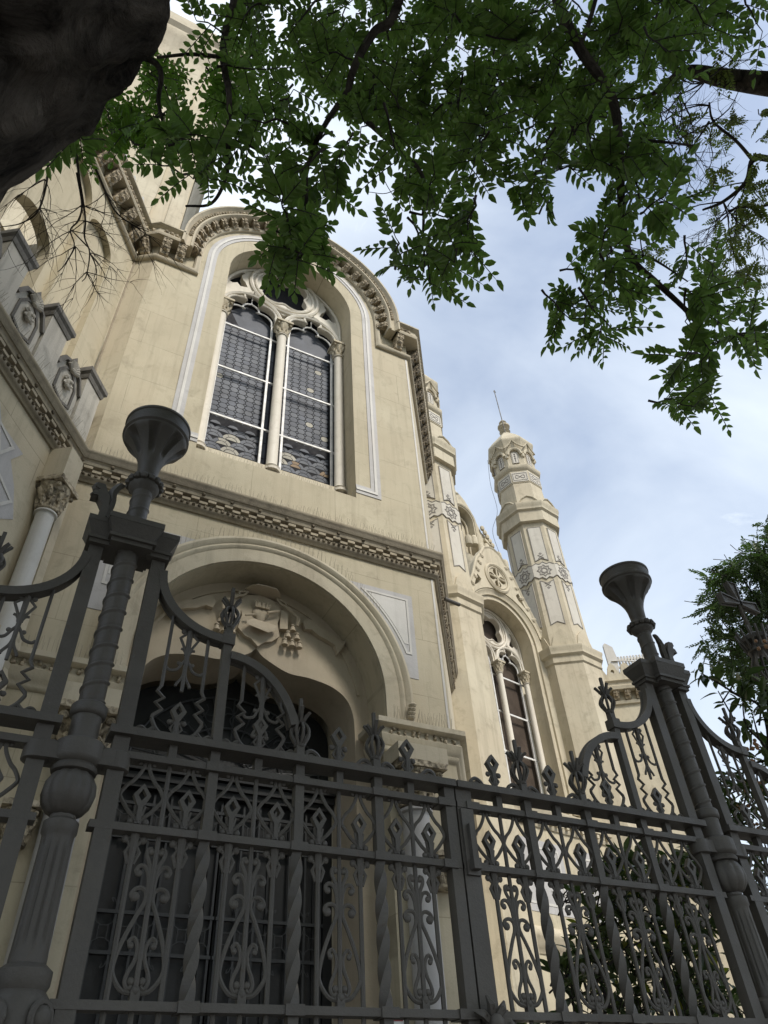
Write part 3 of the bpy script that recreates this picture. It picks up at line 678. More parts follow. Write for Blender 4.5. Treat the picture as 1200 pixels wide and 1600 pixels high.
# ---- right hand window wall, frame WA (local x = s, outward -y) --------
S0, S1, SC = 10.4, 14.8, 12.6
b = MB(); w2 = [(SC-1.05, 7.3)]+arc(SC, 11.6, 1.05, 180, 0, 24)+[(SC+1.05, 7.3)]
b.plate([(S0, 0), (S1, 0), (S1, 12.0)]+arc(SC, 11.6, 1.32, 10, 170, 24)+[(S0, 12.0)], [w2], 0, -.42, XZ)
CP('window_wall', b, STP, WA, ang=25)
b = MB(); b.sweep([(SC-1.27, 7.3)]+arc(SC, 11.6, 1.27, 180, 0, 30)+[(SC+1.27, 7.3)], [(.1, -.03), (.1, .05), (.02, .06), (-.03, .10), (-.09, .08), (-.11, -.03)], XZ); CP('window_surround', b, STP, WA)
window(WA @ M.Translation((0, -.1, 0)), SC, 1.05, 7.2, 11.6, 11.0, 12.03, .58, (8.7, 9.71, 10.71), False, None)
# gable with roundel
b = MB()
gp = [(SC-1.5, 11.9), (SC-1.2, 12.62), (SC-.95, 13.1), (SC-.7, 13.75), (SC-.5, 14.0), (SC-.32, 14.3), (SC-.1, 14.42), (SC+.1, 14.42), (SC+.32, 14.3), (SC+.5, 14.0), (SC+.7, 13.75), (SC+.95, 13.1), (SC+1.2, 12.62), (SC+1.5, 11.9)]
gout = gp[::-1]+arc(SC, 11.6, 1.34, 167, 13, 22)
tri3 = []
for s_ in (-1, 1):
    tri3.append([(SC+s_*x, z) for x, z in ((.98, 12.72), (.72, 12.92), (.66, 13.05), (.78, 13.18))])
ro = [[(SC+.12*cos(R(q))+dx, 13.36+.12*sin(R(q))+dz) for q in range(0, 360, 30)] for dx, dz in ((-.2, 0), (.2, 0), (0, -.2), (0, .2))]
b.plate(gout, ro+tri3, .12, -.05, XZ); b.plate([p for p in gp if p[1] > 13][::-1], [], -.051, -.2, XZ)
gab = CP('gable', b, STP, WA)
b = MB(); rib(b, ringpts(SC, 13.36, .43), .05, .12, True); rib(b, ringpts(SC, 13.36, .34), .03, .12, True)
for a in (0, 90): b.tube([(SC-.3*cos(R(a)), -.13, 13.36-.3*sin(R(a))), (SC+.3*cos(R(a)), -.13, 13.36+.3*sin(R(a)))], .03, 6)
rib(b, gp, .05, .1); part('roundel', b, STP, gab, WA)
b = MB()
for s_ in (-1, 1):
    for k in range(7):
        t = k/6; x = 1.42-.95*t**.8; z = 12.1+1.75*t; b.ball((SC+s_*x, -.1, z+.06), .085, 7, (1, .8, .8)); b.ball((SC+s_*(x+.06), -.12, z+.1), .05, 6)
part('crocket', b, TRIM, gab, WA)
# dormer gable farther back
b = MB(); DC = 15.3
dz = 18.0
b.plate([(DC-1.5, 12), (DC+1.9, 12), (DC+1.9, 18.15), (DC+1.25, 18.4), (DC+1.22, 18.85), (DC+.88, 19.02), (DC+.74, 19.3), (DC+.5, 19.9), (DC+.25, 20.3), (DC, 20.52), (DC-.25, 20.3), (DC-.5, 19.9), (DC-.74, 19.3), (DC-1.5, 18.0)], [[(DC-.5, 17.6)]+arc(DC, 19.35, .5, 180, 0, 14)+[(DC+.5, 17.6)]], 0, -.4, XZ)
b.lathe([(.12, 0), (.08, .12), (.14, .2), (.05, .34), (.0, .6)], (DC, .2, 20.45), 8)
b.plate([(DC+.9, 18.72), (DC+1.32, 18.5), (DC+1.32, 18.38), (DC+.9, 18.6)], [], .1, -.4, XZ)
rib(b, [(DC-.6, 17.6)]+arc(DC, 19.35, .6, 180, 0, 12)+[(DC+.6, 17.6)], .06, .0)
rib(b, [(DC-.44, 17.6)]+arc(DC, 19.2, .44, 180, 0, 12)+[(DC+.44, 17.6)], .05, -.3); b.box(DC-.04, DC+.04, .26, .34, 17.6, 19.3); b.box(DC-.5, DC+.5, .36, .4, 17.6, 19.9)
for k in range(7):
    b.lathe([(.13, 0), (.13, .32), (.09, .42), (.0, .45)], (DC-.1+.3*k, -.15, 17.85-.05*k+.18*(k % 2)), 10)
for k in range(5): b.ball((DC+.85+.1*k, -.1, 19.15-.16*k), .1, 7, (1, .8, 1.2))
DORM = T(*onW(0, 0), 0, R(11.765)) @ M.Translation((0, 3.0, 0))
CP('dormer_gable', b, STP, DORM)
# base of the window wall with cornices and marble panels
b = MB(); b.plate([(S0-.6, 0), (S1+.3, 0), (S1+.3, 6.6), (S0-.6, 6.6)], [], .5, .01, XZ); CP('base_wall', b, STU, WA)
b = MB(); bpth = [onW(S0-.7, .5), onW(S1+.4, .5)]
b.sweep(bpth, [(-.05, 6.55), (.03, 6.56), (.05, 6.62), (.05, 6.7), (.12, 6.72), (.12, 6.8), (.16, 6.86), (.16, 6.92), (-.3, 7.05)], XY)
b.sweep(bpth, [(-.05, 4.3), (.02, 4.32), (.05, 4.4), (.09, 4.44), (.09, 4.5), (.14, 4.56), (.14, 4.64), (.04, 4.75), (-.05, 4.78)], XY); isles('base_cornice', b, TRIM, church, None, 45)
b = MB()
for x, y, t in along(bpth, .16): obox(b, x, y, t, .08, .045, .105, 6.63, 6.7)
CP('dentil_course', b, TRIM)
for c in (11.7, 13.6):
    b = MB(); b.box(c-.75, c+.75, -.508, -.5, 5.0, 6.3); p = CP('marble_panel', b, GREY, WA)
    b = MB(); b.plate([(c-.62, 5.13), (c+.62, 5.13), (c+.62, 6.17), (c-.62, 6.17)], [[(c-.58, 5.17), (c+.58, 5.17), (c+.58, 6.13), (c-.58, 6.13)]], .516, .5, XZ); part('white_border', b, WHIM, p, WA)
# ---- turrets
def octo(b, levels):
    b.lathe(levels, n=8, rot=R(22.5))
def strip(b, pts, w, depth, closed=False): b.sweep(pts, [(w, 0), (w, depth), (-w, depth), (-w, 0)], XZ, closed)
def fm(k, rr): return M.Rotation(R(45*k), 4, 'Z') @ M.Translation((0, -rr*cos(R(22.5)), 0))
def turret(s):
    mw0 = WA @ M.Translation((s, 0, 0))
    b = MB(); octo(b, [(1.0, 0), (.96, 10.95), (.96, 11.0), (1.0, 11.04), (1.0, 11.2), (1.07, 11.26), (1.07, 11.36), (1.1, 11.42), (1.1, 11.48), (.88, 11.56), (.85, 12.1), (.80, 15.9), (.80, 15.95), (.93, 15.96), (.93, 16.35), (1.0, 16.4), (1.0, 16.5), (1.04, 16.56), (1.04, 16.66), (.74, 16.75), (.71, 17.75), (.73, 17.76), (.73, 18.3), (.78, 18.34), (.82, 18.42), (.82, 18.5), (.74, 18.58), (.69, 18.62), (.68, 19.35), (.80, 19.72), (.83, 19.78), (.82, 19.86), (.60, 20.2), (.34, 20.55), (.14, 20.82), (.1, 20.9)])
    tu = part('turret', b, STP, church, mw0)
    b = MB(); b.lathe([(.1, 20.85), (.2, 20.95), (.1, 21.05), (.1, 21.1), (.22, 21.2), (.22, 21.26), (.1, 21.32), (.07, 21.38), (.14, 21.46), (.08, 21.56), (.0, 21.6)], n=12); part('finial', b, TRIM, tu, mw0)
    pb = MB(); lb = MB(); tb = MB()
    def put(mb, src, k, rr):
        m = fm(k, rr); o = len(mb.v); mb.v += [tuple(m @ V(p)) for p in src.v]; mb.f += [[o+i for i in f] for f in src.f]; mb.mi += src.mi
    for k in range(8):
        # radii vary a little with height: use the panel's own mean radius
        for z0, z1, rr, up_ in ((14.45, 15.75, .815, 1), (12.25, 13.75, .835, 0)):
            hw = .2; q = MB(); e = .1
            P = [(-hw, z0), (0, z0+e), (hw, z0), (hw, z1), (-hw, z1)] if up_ else [(-hw, z0), (0, z0+e), (hw, z0), (hw, z1), (0, z1-e), (-hw, z1)]
            q.plate(P, [], .02, -.05, XZ); put(pb, q, k, rr)
            q = MB(); strip(q, [(x*.94, z0+(z-z0)*.985+.01) for x, z in P], .009, .027, True)
            for t in (-1, 1):
                zz = z0+.16 if up_ else z1-.16; q.tube([(t*-.08, -.026, zz-.06*(1 if up_ else -1)), (t*.08, -.026, zz+.06*(1 if up_ else -1))], .009, 4)
            zz = z0+.27 if up_ else z1-.27; q.plate([(0, zz-.05), (.05, zz), (0, zz+.05), (-.05, zz)], [], .025, 0, XZ)
            put(lb, q, k, rr)
        q = MB(); q.plate([(-.32, 13.9), (-.2, 13.82), (-.1, 13.86), (0, 13.78), (.1, 13.86), (.2, 13.82), (.32, 13.9), (.32, 14.3), (.2, 14.38), (.1, 14.34), (0, 14.42), (-.1, 14.34), (-.2, 14.38), (-.32, 14.3)], [], .016, -.05, XZ); put(pb, q, k, .83)
        q = MB(); strip(q, star(0, 14.1, .2, .72), .013, .026, True); strip(q, star(0, 14.1, .1, .75), .018, .026, True)
        for s_ in (-1, 1):
            strip(q, [(-.31, 14.1+s_*.2), (-.2, 14.1+s_*.27), (-.1, 14.1+s_*.23), (0, 14.1+s_*.31), (.1, 14.1+s_*.23), (.2, 14.1+s_*.27), (.31, 14.1+s_*.2)], .009, .026)
        put(lb, q, k, .83)
        q = MB(); q.box(-.255, .255, -.012, .05, 17.8, 18.22); put(pb, q, k, .735)
        q = MB(); strip(q, [(-.22, 17.86), (.22, 17.86), (.22, 18.16), (-.22, 18.16)], .008, .02, True)
        strip(q, [(.15*sin(t*TAU/16), 18.01+.07*sin(2*t*TAU/16)) for t in range(16)], .011, .02, True); put(lb, q, k, .735)
        la = [(-.11, 18.68), (.11, 18.68), (.11, 19.1)]+arc(0, 19.1, .11, 0, 180, 8)[1:]
        q = MB(); q.plate(la, [], .02, -.05, XZ); put(pb, q, k, .695)
        q = MB(); strip(q, [(x*.8, 18.71+(z-18.71)*.96) for x, z in la], .007, .026, True); q.tube([(0, -.024, 18.74), (0, -.024, 19.05)], .014, 5)
        for zz in (18.9, 19.0, 19.1): q.ball((0, -.02, zz), .04, 6, (1, .4, .8))
        put(lb, q, k, .695)
        q = MB(); rib(q, [(-.22, 19.05)]+arc(0, 19.12, .2, 180, 0, 10)+[(.22, 19.05)], .05, .06); rib(q, [(-.29, 19.36), (-.14, 19.5), (0, 19.72), (.14, 19.5), (.29, 19.36)], .028, .10); put(tb, q, k, .69)
        q = MB(); q.ball((.27, -.0, 19.02), .075, 8, (1, 1, 1.3)); put(tb, q, k, .69)
        q = MB(); q.plate([(-.36, 16.6), (.36, 16.6), (.2, 16.84), (0, 16.95), (-.2, 16.84)], [], -.02, -.3, XZ); rib(q, [(-.33, 16.64), (-.18, 16.84), (0, 16.93), (.18, 16.84), (.33, 16.64)], .03, -.01); put(tb, q, k, 1.0)
        q = MB(); q.plate([(-.34, 11.5), (.34, 11.5), (.2, 11.9), (0, 12.1), (-.2, 11.9)], [], .03, -.3, XZ); put(tb, q, k, .88)
    isles('inlaid_panel', pb, TURM, tu, mw0); part('inlay_drawing', lb, LINE, tu, mw0); part('turret_trim', tb, STP, tu, mw0)
    return tu, mw0
t1, _ = turret(S0); t2, mwt = turret(S1)
b = MB(); b.tube([(-.12, -.1, 20.7), (-.32, -.2, 22.9)], .018, 6); b.tube([(-.37, -.2, 22.8), (-.32, -.2, 22.95), (-.25, -.2, 22.85)], .012, 5)
part('lightning_rod', b, IRON, t2, mwt)
b = MB(); b.tube(crv([(-.564*q, .823*q, z) for q, z in ((.80, 19.8), (.88, 18.6), (.84, 17.4), (1.12, 16.6), (1.05, 15.6), (.98, 14.2), (1.0, 12.8))], 6), .006, 4); part('cable', b, TWIG, t2, mwt)
# ---- end wall beyond the right turret
EW = T(*onW(15.6, -.2), 0, R(-33.2))
b = MB(); b.plate([(-1.5, 0), (1.95, 0), (1.95, 11.1), (-1.5, 11.1)], [], 0, -.4, XZ); CP('end_wall', b, STP, EW)
b = MB(); b.sweep([(-1, 0), (1.97, 0), (1.97, 2)], [(-.05, 10.5), (.06, 10.52), (.08, 10.6), (.03, 10.62), (.03, 10.85), (.24, 10.86), (.26, 10.95), (.22, 10.98), (.22, 11.06), (.28, 11.1), (-.05, 11.14)], XY); CP('end_cornice', b, TRIM, EW)
for i in range(8):
    link('corbel', cm, church, EW @ M.Translation((-.3+.3*i, 0, 10.86)) @ M.Diagonal((.9, .8, .6, 1)))
b = MB()
for i in range(6):
    c = -.1+.36*i; b.plate([(c-.18, 11.12), (c+.18, 11.12), (c+.18, 11.35), (c+.12, 11.5), (c+.09, 11.62), (c, 11.72), (c-.09, 11.62), (c-.12, 11.5), (c-.18, 11.35)], [[(c+.05*cos(R(q)), 11.45+.06*sin(R(q))) for q in range(0, 360, 36)]], .12, -.02, XZ)
CP('end_cresting', b, TRIM, EW)
b = MB()
b.plate([(1.0, 11.4), (1.22, 11.4), (1.28, 12.0), (1.24, 12.35), (1.06, 12.5), (1.0, 12.45)], [], -.12, -.24, XZ)
for i in range(9):
    x = 1.33+.085*i; b.box(x-.02, x+.02, .14, .22, 11.3, 12.02); b.ball((x, .18, 12.03), .035, 6)
for z in (11.5, 11.72, 11.95): b.box(1.2, 2.05, .15, .21, z-.025, z+.025)
CP('white_openwork_cresting', b, WHIM, EW)
# ---- drain spout, sign
b = MB(); b.tube([(0, 0, 0), (.32, .03, -.02)], .035, 10); CP('drain_spout', b, IRON, T(5.95, 8.55, 8.98))
# ---- bird spikes
def spikes(name, pts, h=.15, lean=(0, -1), mw=None):
    b = MB()
    for x, y, z in pts:
        for _ in range(2):
            dx = random.uniform(-.025, .025); dy = random.uniform(-.02, .08)
            b.tube([(x, y, z), (x+dx+lean[0]*dy, y+lean[1]*dy, z+h*random.uniform(.7, 1.1))], .0022, 3)
    CP(name, b, WIRE, mw, ang=0)
spikes('bird_spikes', [(x+t[1]*.15, y-t[0]*.15, 9.31) for x, y, t in along(low[1:3], .055)])
spikes('bird_spikes', [(x+t[1]*.15, y-t[0]*.15, 9.31) for x, y, t in along(low[0:2], .06)], .2, nL)
spikes('bird_spikes', [(x+t[1]*.12, y-t[0]*.12, 6.11) for x, y, t in along([(4.36, 8), (5.36, 8)], .05)+along([(-.36, 8), (.85, 8)], .05)], .18)
spikes('bird_spikes', [(CX+2.14*cos(R(a)), 7.92, 6.5+2.14*sin(R(a))) for a in range(38, 143, 2)], .16)
spikes('bird_spikes', [(CX-1.35+.05*i, 8.05, 10.2) for i in range(55)], .12)
for i in range(3):
    c = -.44-1.06*i; spikes('bird_spikes', [offL(c-.2+.05*k, .3+.2*(k % 2))+(10.62,) for k in range(9)], .22, nL)
b = MB(); b.tube(crv([(1.1, .1, 11.9), (1.5, .1, 11.86), (2.0, .1, 11.75)], 3), .02, 5); CP('stay_bar', b, WHIM, EW)
spikes('bird_spikes', [(x+t[1]*.28, y-t[0]*.28, 15.88) for x, y, t in along([(5.4, 8), (7.5, 11)], .12)], .2, (.8, -.5))

# ------------------------------------------------------------------ iron fence
FY = 3.2
CACHE = {}
def orn(key, fn):
    if key not in CACHE:
        b = MB(); fn(b); CACHE[key] = b.mesh(key.split('#')[0], IRON, 50)
    return CACHE[key]
def t2(b, pts, r=.010, n=6, sm=5, y=0, ball=None, mirror=True):
    for s_ in ((-1, 1) if mirror else (1,)):
        P = [(s_*x, y, z) for x, z in pts]; P = crv(P, sm) if sm > 1 else P
        b.tube(P, r*.86, n, flat=.85)
        if ball: b.ball((s_*ball[0], y, ball[1]), ball[2]*.86, 10, (1, .6, 1))
def o_lyre(b):
    t2(b, [(0, -.555), (.05, -.545), (.088, -.50), (.094, -.46), (.075, -.385), (.04, -.30), (.016, -.25), (.016, -.215), (.035, -.20), (.06, -.205), (.072, -.225), (.06, -.245)], .0105, ball=(.058, -.232, .022))
    t2(b, [(.012, -.25), (.013, -.17), (.03, -.125), (.055, -.118), (.068, -.135), (.06, -.152)], .0105, ball=(.057, -.146, .017))
    t2(b, [(.012, -.17), (.016, -.12), (.035, -.08), (.034, -.055), (.018, -.05)], .0105, ball=(.02, -.062, .017))
    t2(b, [(.044, -.402), (.05, -.386), (.036, -.374), (.021, -.39), (.014, -.42), (.021, -.455), (.037, -.488), (.043, -.518), (.03, -.54), (.015, -.53)], .0095, ball=(.021, -.515, .017))
    for s_ in (-1, 1): b.ball((s_*.043, 0, -.4), .013, 8, (1, .6, 1))
    b.box(-.017, .017, -.014, .014, -.60, -.545); b.ball((0, 0, -.545), .02, 8)
def o_lens(b):
    t2(b, [(.008, .015), (.012, .03), (.045, .06), (.062, .08), (.085, .11), (.09, .13), (.07, .165), (.045, .19), (.02, .23), (.01, .26), (.016, .283), (.03, .282), (.034, .268)], .0105, ball=(.03, .268, .013))
    b.plate([(0, .178), (.037, .127), (.011, .078), (.009, .02), (-.009, .02), (-.011, .078), (-.037, .127)], [[(0, .178-.024), (.018, .127), (0, .127-.024), (-.018, .127)]], .014, -.014, XZ)
    b.tube([(0, 0, .01), (0, 0, .085)], [.016, .011], 6)
    for s_ in (-1, 1): b.ball((s_*.032, 0, .02), .0155, 10, (1, .6, 1)); b.tube([(s_*.02, 0, .085), (s_*.012, 0, .045)], .008, 5)
def o_drop(b):
    t2(b, [(.03, -.035), (.012, -.055), (.028, -.08), (.010, -.125)], .010, sm=1, ball=(.036, -.032, .019)); b.tube([(0, 0, -.01), (0, 0, -.13)], [.02, .011], 6)
def o_fleuron(b):   # hangs from z=0 down
    t2(b, [(.012, -.01), (.045, -.045), (.012, -.11), (.008, -.14)], .009, sm=1, ball=(.032, -.006, .017))
    t2(b, [(.008, -.13), (.02, -.11), (.035, -.105)], .008); t2(b, [(.0, -.16), (.02, -.19), (.04, -.225), (.075, -.235), (.09, -.222)], .009, ball=(.032, -.19, .014))
    t2(b, [(.0, -.2), (.008, -.26), (.03, -.30), (.035, -.315)], .009); b.tube([(0, 0, 0), (0, 0, -.34)], [.016, .009], 6)
def o_diamond(b):   # stands on z=0
    b.plate([(0, .205), (.042, .152), (.011, .098), (.010, .02), (-.010, .02), (-.011, .098), (-.042, .152)], [[(0, .205-.024), (.018, .152), (0, .152-.024), (-.018, .152)]], .014, -.014, XZ); b.tube([(0, 0, 0), (0, 0, .11)], [.018, .014], 6)
    t2(b, [(.008, .03), (.03, .055), (.012, .085), (.03, .10)], .009, sm=1, ball=(.036, .09, .018))
def o_scroll(b):    # running scroll from a post at x=0 to x=.18
    b.tube(crv([(.015, 0, .0), (.018, 0, .035), (.045, 0, .052), (.075, 0, .04), (.10, 0, .012), (.14, 0, -.0), (.18, 0, .004)], 5), .011, 6); b.tube(crv([(.02, 0, .0), (.035, 0, .026), (.058, 0, .024), (.062, 0, .006)], 4), .010, 6); b.ball((.05, 0, .006), .016, 8, (1, .7, 1))
def o_crown(b):     # spear head, stands on z=0
    b.box(-.02, .02, -.02, .02, 0, .055); b.lathe([(.026, .05), (.03, .06), (.024, .07)], n=10)
    for k in range(8):
        a = TAU*k/8; c, s_ = cos(a), sin(a)
        b.tube(crv([(.018*c, .018*s_, .062), (.044*c, .044*s_, .11), (.047*c, .047*s_, .135), (.032*c, .032*s_, .165), (.016*c, .016*s_, .178)], 3), .0085, 5)
    b.lathe([(.02, .17), (.026, .178), (.02, .186)], n=8)
    b.tube([(0, 0, .17), (0, 0, .315)], [.012, .0125], 4)
    for k in range(6):
        a = TAU*(k+.3)/6; h = .25-.02*(k % 2); b.tube([(.01*cos(a), .01*sin(a), .175), (.032*cos(a), .032*sin(a), .215), (.055*cos(a), .055*sin(a), h)], [.010, .0105, .0105], 4)
def zig(b, s_, h0):
    P = [(0, h0), (0, .255), (-.016, .225), (.02, .195), (-.016, .165), (.02, .135), (-.018, .10), (-.02, .085)]
    b.tube([(s_*x, 0, z) for x, z in P], .0095, 6)
    b.tube(crv([(s_*x, 0, z) for x, z in ((-.02, .085), (.005, .04), (.04, .012), (.085, .004))], 4), .0095, 6)
    b.tube(crv([(s_*x, 0, z) for x, z in ((.0, .045), (-.03, .02), (-.055, .035), (-.075, .025), (-.078, .0))], 4), .0095, 6); b.ball((s_*-.05, 0, .012), .016, 8, (1, .7, 1))
def o_twist(b):
    n = 56; vs = []; z0, z1 = 2.10, 2.70
    for i in range(n+1):
        z = z0+(z1-z0)*i/n; a = TAU*1.25*i/n*1.0+pi/4
        for k in range(4): vs.append((.030*cos(a+k*pi/2), .030*sin(a+k*pi/2), z))
    b.add(vs, [(i*4+k, i*4+(k+1) % 4, i*4+4+(k+1) % 4, i*4+4+k) for i in range(n) for k in range(4)])
TOP = 3.12
def leaf(root, X0, sg, bays, mid=None):
    """one run of railing; u runs away from the column at X0"""
    X = lambda u: X0+sg*u
    mw = M.Identity(4)
    def P(name, b): return part(name, b, IRON, root, mw)
    def put(name, me, u, z, flip=False): return link(name, me, root, T(X(u), FY, z) @ (M.Diagonal((-1, 1, 1, 1)) if flip else M.Identity(4)))
    def bx(b, u0, u1, y0, y1, z0, z1): b.box(min(X(u0), X(u1)), max(X(u0), X(u1)), FY+y0, FY+y1, z0, z1)
    U1 = mid[1] if mid else bays[-1][1]
    for nm, z0, z1, d in (('top_rail', 3.085, TOP, .062), ('rail', 2.99, 3.02, .035), ('rail', 2.69, 2.72, .033), ('rail', 2.08, 2.11, .036), ('rail', 1.30, 1.33, .036), ('rail', .16, .20, .04)):
        b = MB(); bx(b, .1, U1, -d, d, z0, z1)
        if nm == 'rail' and z0 > 2:
            for u in [q[1] for q in bays]: bx(b, u-.04, u+.04, -d-.008, d+.008, z0-.004, z1+.004)
        P(nm, b)
    b = MB(); bx(b, .125, .195, -.032, .032, .06, 4.08); P('hanging_stile', b)
    prev = .195
    for u0, u1, kind in bays:
        c = (u0+u1)/2; q = (u1-u0)/4
        if not (mid and u1 == bays[-1][1]):
            top = {'curve': 3.685, 'arch': 3.13, 'flat': 3.13, 'end': 4.36}[kind]
            b = MB(); bx(b, u1-.022, u1+.022, -.022, .022, 2.70, top); bx(b, u1-.022, u1+.022, -.022, .022, .18, 2.11); P('upright', b)
            link('twisted_bar', orn('twisted_bar', o_twist), root, T(X(u1), FY, 0))
        # plain rods
        for u in (c-q, c+q):
            b = MB(); b.tube([(X(u), FY, .18), (X(u), FY, 2.70)], .0105, 6); P('rod', b)
            put('lens_scroll', orn('lens_scroll', o_lens), u, 2.72); put('drop_ornament', orn('drop_ornament', o_drop), u, 2.70)
        b = MB(); b.tube([(X(c), FY, .18), (X(c), FY, 3.0)], .0105, 6); bx(b, c-.018, c+.018, -.02, .02, 3.01, 3.09); P('rod', b)
        put('lyre_scroll', orn('lyre_scroll', o_lyre), c, 2.69)
        bx2 = MB(); bx(bx2, u1-.021, u1+.021, -.021, .021, 3.0, 3.09); 
        # upper ornaments
        if kind in ('curve', 'arch'):
            a0, a1 = u0, u1-.02
            if kind == 'curve':
                ctr = (a1, 4.02); rx = a1-a0; rz = .335
                top = [(ctr[0]-rx*cos(R(t)), ctr[1]-rz*sin(R(t))) for t in range(0, 91, 6)]+[(u1+.03, 3.685)]
            else:
                ctr = (u0+.02, 3.14); top = [(ctr[0]+(a1-u0-.02)*cos(R(t)), ctr[1]+.46*sin(R(t))) for t in range(90, 14, -6)]
            b = MB(); b.sweep([(X(x), z) for x, z in top], [(-.022, -.034), (.022, -.034), (.022, -.02), (.016, -.016), (.016, .016), (.022, .02), (.022, .034), (-.022, .034)], lambda a, z, w: (a, FY+w, z)); P('curved_rail', b)
            def ztop(u):
                for (p, q2) in zip(top[:-1], top[1:]):
                    if min(p[0], q2[0]) <= u <= max(p[0], q2[0]): return p[1]+(q2[1]-p[1])*(u-p[0])/(q2[0]-p[0]+1e-9)
                return 3.6
            for s_, u in ((1, c-q), (-1, c+q)):
                b = MB(); zig(b, s_*sg, ztop(u)-TOP-.01); b.v = [(X(u)+x, FY+y, TOP+z) for x, y, z in b.v]; P('zigzag_bar', b)
            ft = min(ztop(c)-.015, 3.70); put('fleuron', orn('fleuron', o_fleuron), c, ft)
            link('diamond_finial', orn('diamond_finial', o_diamond), root, T(X(c), FY, TOP) @ M.Scale(.9, 4))
        elif kind == 'flat':
            put('diamond_finial', orn('diamond_finial', o_diamond), c, TOP)
            put('scroll', orn('scroll', o_scroll), u0 + .015, TOP, sg < 0); put('scroll', orn('scroll', o_scroll), u1-.015, TOP, sg > 0)
        if kind != 'end' and not (mid and u1 == bays[-1][1]): put('spear_crown', orn('spear_crown', o_crown), u1, 3.72 if kind == 'curve' else TOP+.01)
        if kind == 'curve':
            b = MB(); bx(b, u1-.032, u1+.032, -.036, .036, 3.66, 3.725); P('post_cap', b)
    if mid:
        b = MB(); bx(b, mid[0], mid[1], -.03, .03, .08, 3.085); P('meeting_stile', b)
B4 = [(.195, .585, 'curve'), (.585, 1.005, 'arch'), (1.005, 1.425, 'flat'), (1.425, 1.80, 'flat')]
GX0, GX1 = .24, 4.01
gl = thing('gate_leaf', 'dark iron gate leaf without the lock plate, in front of the dark church door', 'gate', (GX0+.2, FY, 0.06), 'leaves of the iron gate')
leaf(gl, GX0, 1, B4, (1.805, 1.865))
gr = thing('gate_leaf', 'dark iron gate leaf with the lock plate, in front of the leafy shrub', 'gate', (GX1-.2, FY, 0.06), 'leaves of the iron gate')
leaf(gr, GX1, -1, B4, (1.80, 1.895))
b = MB(); b.box(2.125, 2.20, FY-.046, FY-.03, 2.66, 2.98); b.box(2.15, 2.175, FY-.07, FY-.046, 2.72, 2.9); b.box(2.14, 2.185, FY-.085, FY-.046, 2.68, 2.73); part('lock_plate', b, IRON, gr)
b = MB()
for k in range(7):
    a = TAU*k/7
    b.add([(0, -.05, 0), (.045*cos(a-.4), -.07, .045*sin(a-.4)), (.10*cos(a), -.055, .10*sin(a)), (.045*cos(a+.4), -.07, .045*sin(a+.4)), (.06*cos(a), -.10, .06*sin(a))], [(0, 1, 4), (1, 2, 4), (2, 3, 4), (3, 0, 4)])
    b.tube([(0, -.05, 0), (.07*cos(a), -.08, .07*sin(a)), (.105*cos(a), -.06, .105*sin(a))], [.018, .02, .006], 5)
b.ball((0, -.08, 0), .035, 10); part('rosette', b, IRON, gr, T(2.155, FY, 2.06))
fl = thing('fence_panel', 'dark iron fence panel below the tree trunk, joined to the nearer lamp column', 'fence', (GX0-.6, FY, .06), 'iron fence panels')
leaf(fl, GX0, -1, [(.195, .585, 'curve'), (.585, 1.005, 'arch')])
fr_ = thing('fence_panel', 'dark iron fence panel with a cross finial, half hidden in fruit tree leaves', 'fence', (GX1+.7, FY, .06), 'iron fence panels')
leaf(fr_, GX1, 1, [(.195, .585, 'curve'), (.585, 1.005, 'arch'), (1.005, 1.37, 'end')])
# cross finial on the end post
b = MB(); ex = GX1+1.37
b.lathe([(.03, 4.3), (.05, 4.36), (.04, 4.42)], n=10)
for k in range(8):
    a = TAU*k/8; c, s_ = cos(a), sin(a); b.tube(crv([(.03*c, .03*s_, 4.36), (.11*c, .11*s_, 4.46), (.12*c, .12*s_, 4.56), (.06*c, .06*s_, 4.70)], 4), .012, 5)
b.lathe([(.06, 4.69), (.1, 4.70), (.1, 4.73), (.06, 4.74), (.06, 4.78), (.11, 4.80), (.11, 4.84), (.05, 4.88)], n=14)
for k in range(14):
    a = TAU*k/14; b.tube([(.1*cos(a), .1*sin(a), 4.72), (.125*cos(a), .125*sin(a), 4.82), (.14*cos(a), .14*sin(a), 4.9)], .011, 4)
b.tube([(0, 0, 4.85), (0, 0, 5.3)], [.022, .016], 6)
for dx, dz in ((1, 0), (-1, 0), (0, 1)):
    p = lambda a, w: (dx*a+dz*w, dz*a+dx*w)
    q = [p(.02, .018), p(.22, .05), p(.22, -.05), p(.02, -.018)]
    for y in (-.02, .02): b.tube([(x, y, 5.2+z) for x, z in q], .011, 4, True)
    b.plate([(x, 5.2+z) for x, z in q], [], .016, -.016, XZ)
part('cross_finial', b, IRON, fr_, T(ex, FY, 0))
